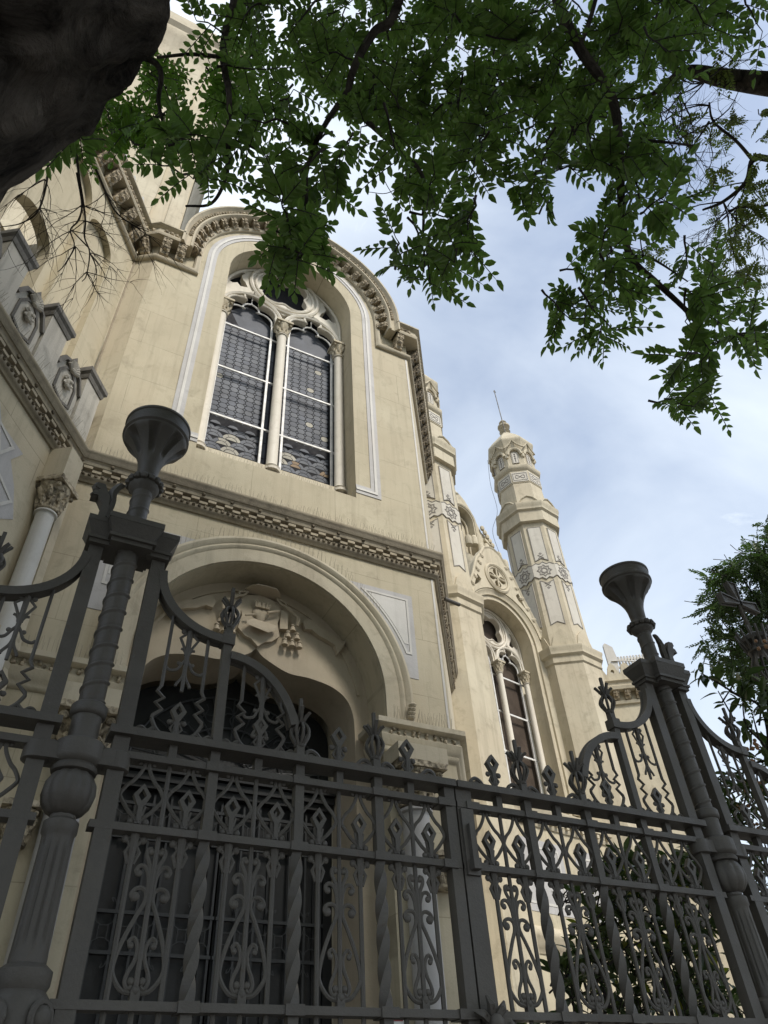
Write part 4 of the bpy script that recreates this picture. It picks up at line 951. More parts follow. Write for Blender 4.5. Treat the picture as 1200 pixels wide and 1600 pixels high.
# columns
def gate_column(X, label, rz):
    r = thing('gate_column', label, 'column', (X, FY, 0), 'cast iron gate columns', 0)
    mw = T(X, FY, 0, rz)
    P = lambda n, b, a=40: part(n, b, IRON, r, mw, ang=a)
    b = MB(); b.lathe([(.17, 0), (.17, .5), (.15, .55), (.13, .62), (.13, 1.0), (.105, 1.04), (.105, 1.95), (.11, 2.0), (.11, 2.10), (.085, 2.13), (.095, 2.15), (.095, 2.19), (.07, 2.21)], n=24)
    P('pedestal', b)
    b = MB()
    for a in range(4): 
        c, s_ = cos(a*pi/2+pi/4), sin(a*pi/2+pi/4)
        b.ball((.1*c, .1*s_, 2.045), .045, 10, (1, 1, 1)); b.tube([(.11*c-.05*s_*cos(t), .11*s_+.05*c*cos(t), 2.045+.05*sin(t)) for t in [TAU*i/14 for i in range(14)]], .012, 6, True)
    P('boss', b)
    b = MB()
    def fl_(th, z, q):
        f = min(1, max(0, (z-2.25)/.03))*min(1, max(0, (2.63-z)/.03)); return q-.007*f*max(0, cos(th*12))
    b.lathe([(.066, 2.20), (.065, 2.24)]+[(.064-.004*i/20, 2.25+.38*i/20) for i in range(21)]+[(.061, 2.65), (.068, 2.66), (.068, 2.70), (.05, 2.715), (.05, 2.73)], n=96, fn=fl_); P('fluted_shaft', b)
    b = MB(); b.lathe([(.05, 2.725), (.075, 2.74), (.098, 2.77), (.108, 2.81), (.104, 2.85), (.085, 2.885), (.07, 2.90)], n=80, fn=lambda th, z, q: q*(.93+.07*abs(sin(th*5)))); P('gadrooned_vase', b)
    b = MB(); b.lathe([(.07, 2.895), (.09, 2.90), (.095, 2.915), (.085, 2.93), (.10, 2.94), (.105, 2.955), (.105, 3.02), (.095, 3.03), (.06, 3.035)], n=28)
    for s_ in (-1, 1):
        b.lathe([(.05, 2.93), (.058, 2.935), (.058, 3.005), (.05, 3.01)], (s_*.16, 0, 0), n=18); b.box(min(s_*.06, s_*.16), max(s_*.06, s_*.16), -.055, .055, 2.936, 3.004)
    P('bracket_collar', b)
    b = MB(); b.lathe([(.062, 3.03), (.063, 3.15), (.075, 3.155), (.078, 3.17), (.078, 3.20), (.07, 3.21), (.056, 3.215)], n=28)
    n = 40; zs = [3.20+.88*i/150 for i in range(151)]
    def sp(th, z, q):
        f = ((z/.098-th/TAU) % 1.0); d = min(f, 1-f); return .0555+.0075*math.exp(-(d/.07)**2)-.003*math.exp(-((d-.13)/.04)**2)
    b.lathe([(.056, z) for z in zs], n=n, fn=sp, cap=False); P('spiral_shaft', b, 60)
    b = MB(); b.box(-.105, .105, -.105, .105, 4.075, 4.10); b.box(-.12, .12, -.12, .12, 4.10, 4.118)
    b.frustum((-.105, .105, -.105, .105), (-.14, .14, -.14, .14), 4.118, 4.20); b.box(-.142, .142, -.142, .142, 4.20, 4.235)
    for s_ in (-1, 1):
        x = sorted((s_*.09, s_*.205)); b.box(x[0], x[1], -.06, .06, 4.07, 4.095); x = sorted((s_*.09, s_*.215)); b.box(x[0], x[1], -.07, .07, 4.095, 4.112)
        x = sorted((s_*.1, s_*.2)); x2 = sorted((s_*.1, s_*.238)); b.frustum((x[0], x[1], -.06, .06), (x2[0], x2[1], -.092, .092), 4.112, 4.19); b.box(x2[0], x2[1], -.094, .094, 4.19, 4.222)
    b.lathe([(.075, 4.23), (.075, 4.26), (.06, 4.28), (.058, 4.31)], n=24)
    P('cap_block', b)
    b = MB(); b.lathe([(.06, 4.29), (.054, 4.32)]+[(.053, 4.33+.2*i/40) for i in range(41)]+[(.053, 4.54)], n=40, fn=lambda th, z, q: q if z < 4.34 else q+.006*math.exp(-(min(((z/.098-th/TAU) % 1), 1-((z/.098-th/TAU) % 1))/.07)**2)); P('upper_shaft', b, 60)
    b = MB(); b.lathe([(.053, 4.53), (.07, 4.55), (.085, 4.57), (.085, 4.60), (.07, 4.62), (.06, 4.64), (.057, 4.66)], n=28)
    for k in range(14): b.ball((.088*cos(TAU*k/14), .088*sin(TAU*k/14), 4.60), .024, 8)
    P('beaded_ring', b)
    lp = MB(); lp.lathe([(.057, 4.65), (.060, 4.70)]+[(.061+.117*(i/22)**2.1, 4.70+.255*(i/22)) for i in range(1, 23)]+[(.184, 4.968), (.186, 4.985)], n=128, fn=lambda th, z, q: q*(1-.26*(max(0, cos(th*7)-.15)/.85)**.55*min(1, max(0, (z-4.80)/.05))*min(1, max(0, (4.962-z)/.012)))); bell = P('lamp_bowl', lp)
    lp = MB(); lp.lathe([(.186, 4.98), (.197, 4.99), (.197, 5.005), (.190, 5.012), (.190, 5.075), (.197, 5.08), (.197, 5.095), (.15, 5.10), (.02, 5.105)], n=48); part('lamp_rim', lp, IRON, bell, mw)
    b = MB(); pr2 = [(-.165, 4.20), (-.155, 4.34), (-.165, 4.42), (-.205, 4.50), (-.245, 4.50), (-.25, 4.47), (-.22, 4.455), (-.25, 4.44), (-.26, 4.41), (-.225, 4.41), (-.195, 4.36), (-.20, 4.20)]
    b.plate(pr2, [], .035, -.035, XZ); b.tube(crv([(-.165, 0, 4.29), (-.15, 0, 4.40), (-.155, 0, 4.47), (-.13, 0, 4.54), (-.10, 0, 4.555)], 4), [.028]*9+[.024, .024, .02, .02, .018, .016, .01, .005], 6)
    b.ball((-.235, 0, 4.485), .035, 8); b.ball((-.235, 0, 4.43), .032, 8); P('leaf_acroterion', b)
    return r
gate_column(GX0, 'dark spiral iron lamp column nearer the camera, in front of the church front', 0)
gate_column(GX1, 'dark spiral iron lamp column on the far side of the gate, against the sky', pi)
# ------------------------------------------------------------------ sign behind the gate
b = MB(); b.box(-.13, .13, -.012, .0, -.36, 0); sg_ = link('wall_sign', b.mesh('wall_sign', plain('sign_white', (.75, .75, .73), .4)), None, T(4.225, 8.0-.003, 2.86)); tag(sg_, 'small white notice with a red heading on the wall behind the gate', 'sign')
b = MB(); b.box(-.12, .12, -.014, -.0121, -.085, -.012); part('sign_heading', b, plain('sign_red', (.25, .02, .02), .4), sg_, T(4.225, 7.997, 2.86))
fc = bpy.data.curves.new('sign_text', 'FONT'); fc.body = 'ZONA VIDEOVIGILADA'; fc.size = .036; fc.align_x = 'CENTER'; fc.extrude = .0005; fc.materials.append(plain('sign_letter_white', (.8, .8, .8), .5))
tmp = bpy.data.objects.new('tmp_text', fc); COL.objects.link(tmp)
tm = bpy.data.meshes.new_from_object(tmp.evaluated_get(bpy.context.evaluated_depsgraph_get())); bpy.data.objects.remove(tmp)
link('sign_text', tm, sg_, T(4.225, 7.997-.0155, 2.86-.062) @ M.Rotation(pi/2, 4, 'X'))
# ------------------------------------------------------------------ ground
def flat(name, x0, x1, y0, y1, z, m): 
    b = MB(); b.add([(x0, y0, z), (x1, y0, z), (x1, y1, z), (x0, y1, z)], [(0, 1, 2, 3)]); return struct(name, b, m)
flat('ground', -300, 300, -300, 300, -.14, plain('asphalt', (.06, .06, .062), .9, sc_=2))
b = MB(); b.box(-60, 60, -1.6, 40, -.139, 0); struct('pavement', b, stone('paving', (.20, .19, .175), (.165, .157, .145), (.10, .095, .088), joints=None))
b = MB(); b.box(-20, 20, FY-.25, FY+.25, 0, .06); struct('kerb', b, PIER)

# ------------------------------------------------------------------ foliage
rnd = random.Random(5)
def rv(s=1): return V((rnd.uniform(-s, s), rnd.uniform(-s, s), rnd.uniform(-s, s)))
def leaflet(b, p, d, n, L, w):
    d = d.normalized(); s_ = d.cross(n).normalized(); n = s_.cross(d)
    f = n*(w*.22); k = d*L; droop = n*(-L*.12)
    b.add([p, p+k*.28+s_*w*.5+f, p+k*.66+s_*w*.42+f+droop*.4, p+k+droop, p+k*.66-s_*w*.42+f+droop*.4, p+k*.28-s_*w*.5+f], [(0, 1, 2, 3), (0, 3, 4, 5)])
def pinnate(b, tb, p, d, L=.17, pairs=5, ll=.05, lw=.024, nup=None):
    d = d.normalized(); n = (nup or V((0, 0, 1)))+rv(.35); s_ = d.cross(n)
    if s_.length < .1: s_ = d.cross(V((1, .3, 0)))
    s_.normalize(); n = s_.cross(d); q = p.copy(); P = [q.copy()]
    for i in range(pairs):
        t = (i+.9)/(pairs+.6); q = p+d*L*t+V((0, 0, -L*.25*t*t)); P.append(q)
        sz = .75+.4*sin(pi*min(1, t+.15))
        for g in (-1, 1):
            ld = d*.55+s_*g*.85+rv(.16)+V((0, 0, -.12)); leaflet(b, q+d*g*.004, ld, n+rv(.3), ll*sz*rnd.uniform(.85, 1.12), lw*sz*rnd.uniform(.85, 1.1))
    e = p+d*L+V((0, 0, -L*.25)); leaflet(b, e, d+rv(.15)+V((0, 0, -.2)), n, ll*1.05, lw); P.append(e)
    tb.tube(P, [.0022]*(len(P)-1)+[.001], 3)
def spray(b, tb, p, L=.35, nl=6, ll=.05, dirn=None, rl=.17, pairs=5):
    d = (dirn or V((rnd.uniform(-1, 1), rnd.uniform(-1, 1), -rnd.uniform(.2, 1)))).normalized()
    P = [p+d*L*t/4+V((0, 0, -.1*L*(t/4)**2))+rv(.012) for t in range(5)]
    tb.tube(P, [.006, .005, .004, .003, .002], 4)
    for i in range(nl):
        t = .25+.75*i/max(1, nl-1); k = min(3, int(t*4)); q = P[k].lerp(P[k+1], t*4-k)
        a = rnd.uniform(0, TAU); side = d.orthogonal(); side.rotate(M.Rotation(a, 3, d)); pinnate(b, tb, q, d*rnd.uniform(.1, .8)+side*.9+V((0, 0, -.25)), rl*rnd.uniform(.75, 1.2), rnd.choice((pairs-1, pairs, pairs, pairs+1)), ll, ll*.47)
def cloud(b, tb, E, dens, ll, rl=.15, jit=.35, pairs=5, L=.2):
    for cx, cy, rx, ry, d in E:
        sc_ = (d/3.2)**2; n = max(2, int(rx*ry*3.14/12500*5.2*dens*sc_*(.05/ll)**2))
        for _ in range(n):
            a = rnd.uniform(0, TAU); r = rnd.random()**.5; dd = V((rnd.uniform(-1, 1), rnd.uniform(-1, 1), -rnd.uniform(.1, .9))).normalized(); l_ = L*rnd.uniform(.5, 1.1); p = at(cx+rx*r*cos(a)*.92, cy+ry*r*sin(a)*.92, d+rnd.uniform(-jit, jit))-dd*l_*.75+V((0, 0, .05)); spray(b, tb, p, l_, rnd.randint(4, 6), ll*rnd.uniform(.8, 1.2), dd, rl, pairs)
def rbranch(tb, p, d, L, r, depth, bend=.25, down=.0):
    P = [p]; q = p.copy(); d = d.normalized(); n = 6
    for i in range(n):
        d = (d+rv(bend)+V((0, 0, -down))).normalized(); q = q+d*L/n; P.append(q)
    tb.tube(P, [r*(1-.8*i/n) for i in range(n+1)], 5)
    if depth:
        for _ in range(rnd.randint(3, 5)):
            k = rnd.randint(1, n-1); rbranch(tb, P[k], d+rv(.9), L*rnd.uniform(.45, .7), r*.5, depth-1, bend, down)
# ---- street tree over the camera
st = thing('street_tree', 'leaning street tree with a thick dark trunk and feathery leaves hanging over the fence', 'tree', (-1.55, 1.55, 0))
trunk = MB()
cl = [V((-1.55, 1.55, 0)), V((-1.35, 1.45, 1.2)), V((-1.05, 1.3, 2.6)), at(-122, 98, 1.9), at(0, 22, 1.95), at(75, -45, 2.02), at(100, -140, 2.15), at(95, -300, 2.4), at(130, -520, 3.0)]
cl = crv(cl, 14); vs = []; nn = 96
rad = [.385-.06*min(1, i/56)-.10*max(0, (i-56)/(len(cl)-56)) for i in range(len(cl))]
for i, p in enumerate(cl):
    t = (cl[min(i+1, len(cl)-1)]-cl[max(i-1, 0)]).normalized(); e = t.cross(V((0, 1, .2))).normalized(); g = e.cross(t)
    for j in range(nn):
        a = TAU*j/nn; dn = e*cos(a)+g*sin(a); q = p+dn*rad[i]
        h = noise.noise(q*4)*.05+noise.noise(V((q.x*14, q.y*14, q.z*5)))*.035+abs(noise.noise(V((q.x*26, q.y*26, q.z*8))))*.03-.012; vs.append(q+dn*h)
trunk.add(vs, [(i*nn+j, i*nn+(j+1) % nn, (i+1)*nn+(j+1) % nn, (i+1)*nn+j) for i in range(len(cl)-1) for j in range(nn)])
part('trunk', trunk, BARK, st, ang=60)
br = MB(); tb = MB(); cr_ = MB(); crb = MB()
def limb(pts, r0, r1, n=6):
    P = crv(pts, 6); br.tube(P, [r0+(r1-r0)*i/(len(P)-1) for i in range(len(P))], n)
top = cl[-16]
hub = at(520, -480, 3.6)
limb([top, at(250, -480, 3.0), hub, at(800, -330, 3.7)], .12, .06, 10)
limb([at(800, -330, 3.7), at(850, -120, 3.5), at(872, 0, 3.4), at(905, 75, 3.35), at(955, 150, 3.3), at(968, 230, 3.25), at(972, 330, 3.2), at(985, 400, 3.2), at(1030, 445, 3.2), at(1085, 500, 3.2), at(1110, 560, 3.2), at(1085, 640, 3.2)], .032, .006, 7)
limb([hub, at(640, -150, 3.4), at(618, 15, 3.3), at(585, 50, 3.25), at(558, 95, 3.2), at(545, 140, 3.2), at(560, 170, 3.15), at(585, 200, 3.1), at(655, 265, 3.1), at(662, 320, 3.05), at(660, 385, 3.05)], .026, .005, 7)
limb([at(545, 140, 3.2), at(505, 200, 3.1), at(480, 262, 3.0), at(478, 320, 2.9), at(462, 370, 2.8)], .014, .005, 6)
limb([hub, at(430, -200, 3.3), at(360, 20, 3.1), at(349, 90, 3.0), at(358, 150, 2.95), at(356, 240, 2.9), at(352, 280, 2.9), at(330, 318, 2.9), at(290, 322, 2.9)], .02, .005, 6)
limb([at(349, 90, 3.0), at(300, 85, 3.0), at(245, 90, 3.0)], .01, .006, 5)
limb([cl[-38], at(150, 60, 2.6), at(245, 100, 2.7), at(248, 160, 2.7), at(262, 220, 2.7)], .02, .004, 5)
limb([at(905, 75, 3.35), at(925, 20, 3.4), at(945, -60, 3.45)], .012, .01, 5)
limb([at(968, 230, 3.25), at(1010, 220, 3.2), at(1090, 228, 3.1)], .012, .004, 5)
limb([at(985, 400, 3.2), at(1020, 405, 3.15), at(1075, 440, 3.1)], .009, .003, 5)
# bare twigs at left
def twigpath(pts, r0=.007, d=2.6): limb([at(x, y, d) for x, y in pts], r0*.68, .0014, 5)
twigpath([(60, 205), (75, 260), (62, 325), (35, 348), (0, 355)], .008)
twigpath([(80, 200), (115, 235), (124, 280), (133, 340), (132, 370), (140, 395), (135, 430), (128, 440)], .008)
twigpath([(120, 270), (128, 320), (122, 345), (110, 360), (116, 385), (100, 415), (90, 425)], .006)
twigpath([(150, 265), (165, 300), (180, 330), (205, 350), (232, 362)], .007)
for x, y in ((62, 325), (115, 235), (128, 320), (133, 345), (140, 395), (70, 280), (112, 360), (165, 300), (80, 215), (135, 425), (118, 385), (205, 350)):
    for _ in range(4): rbranch(br, at(x, y, 2.6), rt*rnd.uniform(-1, 1)-up*rnd.uniform(.0, .9)+fw*rnd.uniform(-.3, .3), rnd.uniform(.12, .26), .0019, 1, .22, .06)
for pts in ([(655, 265), (610, 300), (575, 300)], [(640, 270), (640, 320), (648, 350)], [(600, 230), (598, 275), (630, 330)], [(845, 250), (800, 200), (760, 212)]): twigpath(pts, .0035, 3.1)
part('branch', br, BARK, st)
NEAR = [(330, 40, 75, 45, 3.0), (420, 60, 70, 70, 3.1), (430, 160, 60, 75, 3.1), (545, 50, 100, 65, 3.4), (560, 140, 80, 60, 3.3), (680, 60, 95, 80, 3.5), (700, 150, 90, 70, 3.4), (820, 60, 90, 80, 3.5), (840, 150, 90, 70, 3.4), (940, 70, 70, 80, 3.5), (960, 170, 60, 50, 3.3), (1040, 40, 90, 55, 3.4), (1140, 35, 70, 45, 3.3), (1040, 110, 50, 40, 3.3),
        (395, 235, 45, 45, 2.9), (440, 255, 46, 40, 2.95), (500, 255, 50, 38, 3.0), (490, 290, 30, 20, 2.9), (600, 195, 50, 40, 3.1), (610, 260, 30, 35, 3.0), (700, 215, 55, 45, 3.2), (745, 210, 35, 40, 3.2), (760, 270, 45, 40, 3.1), (720, 290, 30, 40, 3.0),
        (442, 318, 28, 22, 2.8), (445, 362, 32, 26, 2.75), (455, 400, 18, 20, 2.75), (472, 372, 18, 22, 2.75),
        (690, 320, 26, 38, 3.05), (660, 375, 50, 32, 3.0), (690, 400, 40, 32, 3.0), (658, 435, 30, 22, 3.0), (725, 350, 30, 26, 3.05),
        (860, 225, 60, 50, 3.3), (930, 230, 60, 60, 3.3), (830, 280, 34, 24, 3.2), (900, 300, 50, 40, 3.25), (960, 300, 55, 60, 3.2), (1020, 290, 45, 45, 3.2), (1040, 340, 42, 36, 3.2), (990, 380, 55, 45, 3.2), (925, 365, 40, 40, 3.2), (930, 430, 40, 36, 3.2), (900, 480, 28, 26, 3.15), (930, 510, 32, 24, 3.15), (980, 450, 34, 30, 3.2), (1085, 430, 46, 34, 3.2), (1100, 490, 36, 34, 3.2), (1140, 510, 40, 30, 3.2), (1180, 535, 24, 24, 3.2), (1085, 560, 34, 34, 3.2), (1090, 615, 32, 30, 3.2), (1075, 645, 24, 16, 3.2),
        (100, 210, 40, 22, 2.8), (290, 220, 30, 40, 2.9), (280, 275, 40, 36, 2.9), (310, 240, 24, 34, 2.9)]
cloud(cr_, tb, NEAR, .95, .051)
cloud(cr_, tb, [(420, 60, 130, 60, 4.3), (620, 80, 180, 80, 4.6), (850, 80, 180, 90, 4.6), (930, 220, 100, 90, 4.4), (1060, 60, 120, 50, 4.5), (430, 200, 70, 60, 4.2), (720, 160, 90, 50, 4.4), (560, 170, 90, 50, 4.5)], .5, .05)
BRI = [(110, 215, 40, 22, 3.3), (140, 180, 40, 36, 3.4), (165, 210, 40, 34, 3.4), (230, 125, 44, 26, 3.6), (275, 140, 30, 22, 3.6), (210, 175, 36, 34, 3.5), (250, 200, 28, 30, 3.5), (365, 130, 36, 40, 3.8), (1000, 60, 60, 36, 4.2), (1060, 20, 50, 20, 4.0)]
cloud(crb, tb, BRI, 1.5, .042, .15)
# unseen crown above and behind the camera, added to shade the lower front
for _ in range(2600):
    p = V((rnd.uniform(-5, 9), rnd.uniform(-6, .5), rnd.uniform(6.5, 18.3)))
    if p.y > -1 and p.z < 11: continue
    q = seen(p)
    if q and -120 < q[0] < 1320 and -120 < q[1] < 1720: continue
    spray(cr_, tb, p, .8, 6, .14, None, .45, 5)
part('crown', cr_, LEAF, st, ang=0); part('young_leaves', crb, LEAFB, st, ang=0); part('twigs', tb, TWIG, st, ang=0)
for k, pts in enumerate(([hub, V((1.5, -2, 7)), V((3, -3.5, 7.6))], [hub, V((-1.5, -2, 7.2)), V((-3.4, -3, 7.8))], [hub, V((3, -.6, 7.0)), V((6, 0, 7.4))])):
    b = MB(); P = crv(pts, 6); b.tube(P, [.09-.07*i/(len(P)-1) for i in range(len(P))], 8); part('branch', b, BARK, st)
# ---- tree with a thick bough at the right edge
ft = thing('street_tree', 'lighter feathery tree with a thick bough and bare twigs, seen past the hanging leaves', 'tree', (9.6, -.6, 0))
b = MB(); P = crv([V((9.6, -.6, 0)), V((9.5, -.5, 4)), V((9.0, -.2, 8)), at(1420, 150, 8.4), at(1300, 140, 8), at(1200, 131, 8), at(1130, 122, 8), at(1085, 112, 8), at(1055, 112, 8)], 6); b.tube(P, [.25-.205*i/(len(P)-1) for i in range(len(P))], 12); part('trunk', b, BARK, ft)
br = MB(); tb = MB(); c2 = MB()
limb([at(1065, 112, 8), at(1030, 140, 8), at(1000, 160, 8)], .05, .015)
limb([at(1420, 150, 8.4), at(1300, 270, 8.2), at(1200, 248, 8), at(1176, 250, 8), at(1165, 285, 8), at(1130, 315, 8), at(1098, 328, 8)], .05, .012)
limb([at(1176, 250, 8), at(1150, 220, 8), at(1115, 190, 8), at(1108, 160, 8)], .02, .01)
limb([at(1300, 270, 8.2), at(1200, 320, 8), at(1150, 325, 8), at(1110, 350, 8)], .02, .006)
limb([at(1108, 190, 8), at(1085, 225, 8), at(1062, 255, 8)], .014, .005)
for x, y in ((1100, 130), (1060, 150), (1020, 150), (1080, 140), (1115, 190), (1130, 315), (1165, 285), (1108, 165), (1150, 325), (1050, 180)):
    for _ in range(3): rbranch(tb, at(x, y, 8+rnd.uniform(-.3, .3)), -up*rnd.uniform(-.2, 1)+rt*rnd.uniform(-.9, .7)+rv(.3), rnd.uniform(.5, 1.1), .009, 2, .3, .03)
cloud(c2, tb, [(1150, 330, 45, 30, 8), (1170, 380, 34, 60, 8), (1140, 410, 40, 40, 8), (1185, 440, 24, 40, 8), (1130, 280, 30, 18, 8), (1135, 200, 28, 36, 8.3), (1075, 205, 14, 12, 8), (1185, 210, 20, 60, 8), (1160, 430, 24, 24, 8), (1010, 405, 22, 16, 8), (1130, 90, 24, 24, 8), (1190, 300, 20, 40, 8)], .34, .05, .22, .5, 7, .3)
part('branch', br, BARK, ft); part('crown', c2, LEAFF, ft, ang=0); part('twigs', tb, TWIG, ft, ang=0)
# ---- dark tree behind the fence at right
dt = thing('tree', 'dark green feathery tree against the sky behind the iron cross', 'tree', (10.6, 5.4, 0))
b = MB(); P = crv([V((10.6, 5.4, 0)), V((10.5, 5.5, 3)), V((10.7, 5.6, 6)), V((10.9, 5.7, 9.5))], 5); b.tube(P, [.2-.14*i/(len(P)-1) for i in range(len(P))], 10); part('trunk', b, BARK, dt)
br = MB(); tb = MB(); c3 = MB(); hubs = P[-8]
E = [(1150, 885, 40, 34, 11.5), (1190, 850, 30, 30, 11.5), (1205, 900, 50, 60, 11.5), (1140, 930, 36, 34, 11.5), (1160, 975, 44, 40, 11.5), (1200, 985, 50, 60, 12), (1140, 1015, 40, 26, 11.5), (1200, 1060, 40, 40, 12), (1210, 815, 22, 16, 11.5), (1115, 900, 26, 16, 11.5), (1160, 1035, 50, 30, 11.8), (1120, 960, 24, 24, 11.5), (1260, 950, 60, 90, 12)]
cloud(c3, tb, E, 1.05, .065, .3, .6, 7, .4)
for e in E: limb([hubs, (hubs+at(e[0], e[1], e[4]))/2+V((0, 0, -.4)), at(e[0], e[1], e[4])], .05, .008)
part('branch', br, BARK, dt); part('crown', c3, LEAFD, dt, ang=0); part('twigs', tb, TWIG, dt, ang=0)
# ---- broad-leaved fruit tree and shrub behind the gate
def broad(b, p, d, L, n=None):
    d = d.normalized(); n = n or (V((0, 0, 1))+rv(.6)); s_ = d.cross(n)
    if s_.length < .05: return
    s_.normalize(); n = s_.cross(d); w = L*.38
    R0 = []
    for t, ww in ((.08, .1), (.28, .75), (.5, 1), (.74, .72), (.92, .28)):
        c = p+d*L*t-n*(L*.22*t*t); R0.append((c+s_*w*.5*ww+n*w*.16*ww, c, c-s_*w*.5*ww+n*w*.16*ww))
    vs = [p]+[q for r in R0 for q in r]+[p+d*L-n*L*.22]; fs = [(0, 1, 2), (0, 2, 3)]
    for i in range(4):
        o = 1+3*i; fs += [(o, o+3, o+4, o+1), (o+1, o+4, o+5, o+2)]
    o = 13; fs += [(o, 16, o+1), (o+1, 16, o+2)]
    b.add(vs, fs)
def rosette(b, by, tb, p, d, L, n=8, y=.08):
    d = d.normalized(); tb.tube([p-d*.25+rv(.03), p], [.008, .004], 5)
    for k in range(n):
        a = rnd.uniform(0, TAU); s_ = d.orthogonal(); s_.rotate(M.Rotation(a, 3, d)); broad(by if rnd.random() < y else b, p-d*rnd.uniform(0, .14), s_*.9+d*rnd.uniform(.0, .9)+V((0, 0, -.15)), L*rnd.uniform(.6, 1.15))
lt = thing('fruit_tree', 'broad leaved tree with small orange fruit behind the fence panel with the cross', 'tree', (5.9, 4.3, 0))
b = MB(); P = crv([V((5.9, 4.3, 0)), V((5.8, 4.25, 1.5)), V((5.85, 4.3, 3))], 5); b.tube(P, [.08-.03*i/(len(P)-1) for i in range(len(P))], 10); part('trunk', b, BARK, lt)
br = MB(); tb = MB(); c4 = MB(); c5 = MB(); fb = MB(); H = P[-1]
for pts in ([(1195, 1120), (1150, 1085), (1110, 1060), (1095, 1052)], [(1200, 1180), (1165, 1130), (1160, 1060)], [(1200, 1100), (1190, 1075), (1165, 1062)], [(1205, 1250), (1180, 1230), (1160, 1215)], [(1190, 1330), (1150, 1290), (1120, 1270)]):
    Q = [at(x, y, 5.6) for x, y in pts]; limb([H, (H+Q[0])/2]+Q, .016, .004)
    for q in Q+[Q[-1]]:
        for _ in range(5): broad(c4, q+rv(.06), rv(1)+V((0, 0, -.3)), rnd.uniform(.11, .17))
for x, y, n in ((1180, 1100, 6), (1195, 1150, 8), (1170, 1240, 12), (1195, 1290, 14), (1150, 1280, 12), (1130, 1230, 9), (1185, 1350, 14), (1120, 1330, 12), (1170, 1420, 14), (1200, 1200, 12), (1100, 1270, 6), (1110, 1200, 4), (1160, 1190, 6), (1140, 1080, 4)):
    for _ in range(n//2): rosette(c4, c5, tb, at(x+rnd.uniform(-22, 22), y+rnd.uniform(-22, 22), 5.6+rnd.uniform(-.2, .5)), V((rnd.uniform(-1, 1), rnd.uniform(-1, .3), rnd.uniform(0, 1))), .15, 7, .02)
for x, y in ((1190, 1005), (1172, 1200), (1185, 1215), (1195, 1205), (1160, 1225), (1175, 1165), (1195, 1245), (1160, 1262), (1180, 1290)):
    for _ in range(7): fb.ball(at(x, y, 5.5)+rv(.045), rnd.uniform(.013, .019), 7)
part('branch', br, BARK, lt); part('crown', c4, LOQ, lt, ang=0); part('fruit', fb, FRUIT, lt); part('twigs', tb, TWIG, lt, ang=0)
sh = thing('shrub', 'dense dark glossy shrub with a few yellow leaves behind the gate leaf with the lock', 'shrub', (5.0, 5.2, 0))
tb = MB(); c4 = MB(); c5 = MB()
for k in range(7):
    a = TAU*k/7; P = crv([V((5.0, 5.2, 0)), V((5+.3*cos(a), 5.2+.3*sin(a), 1.4)), V((5+.7*cos(a), 5.2+.5*sin(a), 3.0))], 4); tb.tube(P, [.04-.03*i/(len(P)-1) for i in range(len(P))], 6)
for x, y, rx, ry, n in ((1010, 1350, 60, 34, 16), (1060, 1400, 70, 50, 26), (1000, 1450, 80, 60, 30), (960, 1400, 40, 44, 12), (920, 1380, 34, 30, 5), (1080, 1480, 60, 60, 24), (940, 1520, 70, 50, 18), (1040, 1560, 90, 50, 28), (900, 1500, 24, 60, 5), (890, 1590, 40, 14, 6), (1110, 1560, 50, 50, 16), (960, 1345, 20, 20, 3), (1090, 1340, 36, 30, 12), (840, 1596, 24, 8, 3), (960, 1640, 120, 40, 20)):
    for _ in range(int(n*1.7)):
        a = rnd.uniform(0, TAU); r = rnd.random()**.5; d = 5.6+rnd.uniform(-.25, .9)
        rosette(c4, c5, tb, at(x+rx*r*cos(a), y+ry*r*sin(a), d), V((rnd.uniform(-1, 1), rnd.uniform(-1, .2), rnd.uniform(.1, 1))), .145, 7, .07)
part('crown', c4, LOQ, sh, ang=0); part('yellow_leaves', c5, LOQY, sh, ang=0); part('stem', tb, TWIG, sh, ang=0)

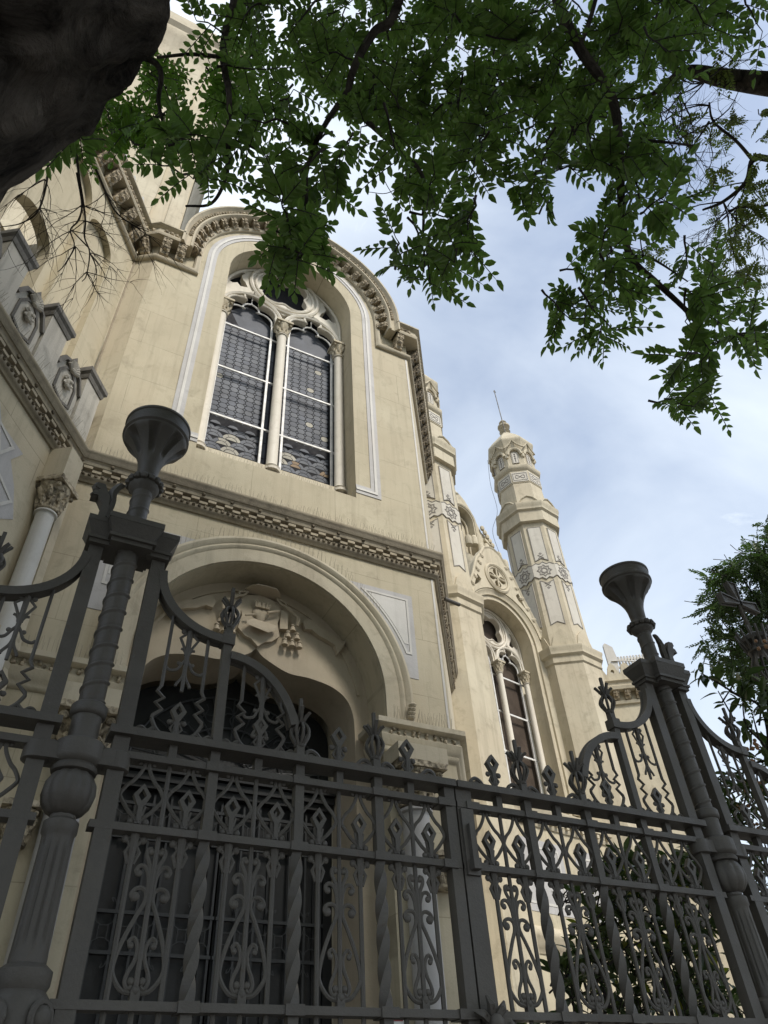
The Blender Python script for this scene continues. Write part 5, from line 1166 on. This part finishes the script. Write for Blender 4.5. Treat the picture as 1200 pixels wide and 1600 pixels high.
# ------------------------------------------------------------------ sky and sun
SUN_EL, SUN_AZ = 46, 166           # azimuth clockwise from +Y
w = bpy.data.worlds.new('World'); sc.world = w; w.use_nodes = True; nt = w.node_tree; L = nt.links.new
bg = nt.nodes['Background']
sky = nt.nodes.new('ShaderNodeTexSky'); sky.sky_type = 'NISHITA'; sky.sun_disc = False; sky.sun_elevation = R(SUN_EL); sky.sun_rotation = R(SUN_AZ); sky.air_density = 1; sky.dust_density = 1.5; sky.ozone_density = 1
tc = nt.nodes.new('ShaderNodeTexCoord'); mp = nt.nodes.new('ShaderNodeMapping'); mp.inputs['Scale'].default_value = (1, 1, 1.5); mp.inputs['Location'].default_value = (.35, .2, .1); L(tc.outputs['Generated'], mp.inputs[0])
n1 = N(nt, 'ShaderNodeTexNoise', i_Scale=2.3, i_Detail=7.0, i_Roughness=.52, i_Distortion=.5); L(mp.outputs[0], n1.inputs['Vector'])
n2 = N(nt, 'ShaderNodeTexNoise', i_Scale=6.5, i_Detail=8.0, i_Roughness=.6, i_Distortion=1.2); L(mp.outputs[0], n2.inputs['Vector'])
f1 = ramp(nt, n1.outputs[0], .36, .68, .16, .62); f2 = ramp(nt, n2.outputs[0], .54, .78, 0, .55)
mx = N(nt, 'ShaderNodeMath', operation='MAXIMUM'); L(f1, mx.inputs[0]); L(f2, mx.inputs[1])
sx = nt.nodes.new('ShaderNodeSeparateXYZ'); L(tc.outputs['Generated'], sx.inputs[0])
lowf = ramp(nt, sx.outputs[2], .84, .45, 0, .45)
dt_ = N(nt, 'ShaderNodeVectorMath', operation='DOT_PRODUCT'); L(tc.outputs['Generated'], dt_.inputs[0]); dt_.inputs[1].default_value = (-.12, .36, .925)
bank = ramp(nt, dt_.outputs['Value'], .84, .99, 0, .7)
ab = N(nt, 'ShaderNodeMath', operation='ADD'); L(mx.outputs[0], ab.inputs[0]); L(bank, ab.inputs[1])
ad = N(nt, 'ShaderNodeMath', operation='ADD', use_clamp=True); L(ab.outputs[0], ad.inputs[0]); L(lowf, ad.inputs[1])
col = mixc(nt, ad.outputs[0], sky.outputs[0], (4.75, 5.2, 5.7)); nt.nodes[-1].clamp_result = False
L(col, bg.inputs[0]); bg.inputs[1].default_value = .15
sl = bpy.data.lights.new('sun', 'SUN'); sl.energy = 2.35; sl.angle = R(12); sl.color = (1, .95, .87)
so = bpy.data.objects.new('sun', sl); COL.objects.link(so)
dv = V((sin(R(SUN_AZ))*cos(R(SUN_EL)), cos(R(SUN_AZ))*cos(R(SUN_EL)), sin(R(SUN_EL)))); so.rotation_euler = dv.to_track_quat('Z', 'Y').to_euler(); so.location = (0, -10, 20)
vs_ = sc.view_settings; vs_.view_transform = 'Standard'; vs_.look = 'None'; vs_.exposure = .54; vs_.gamma = 1; vs_.use_curve_mapping = False
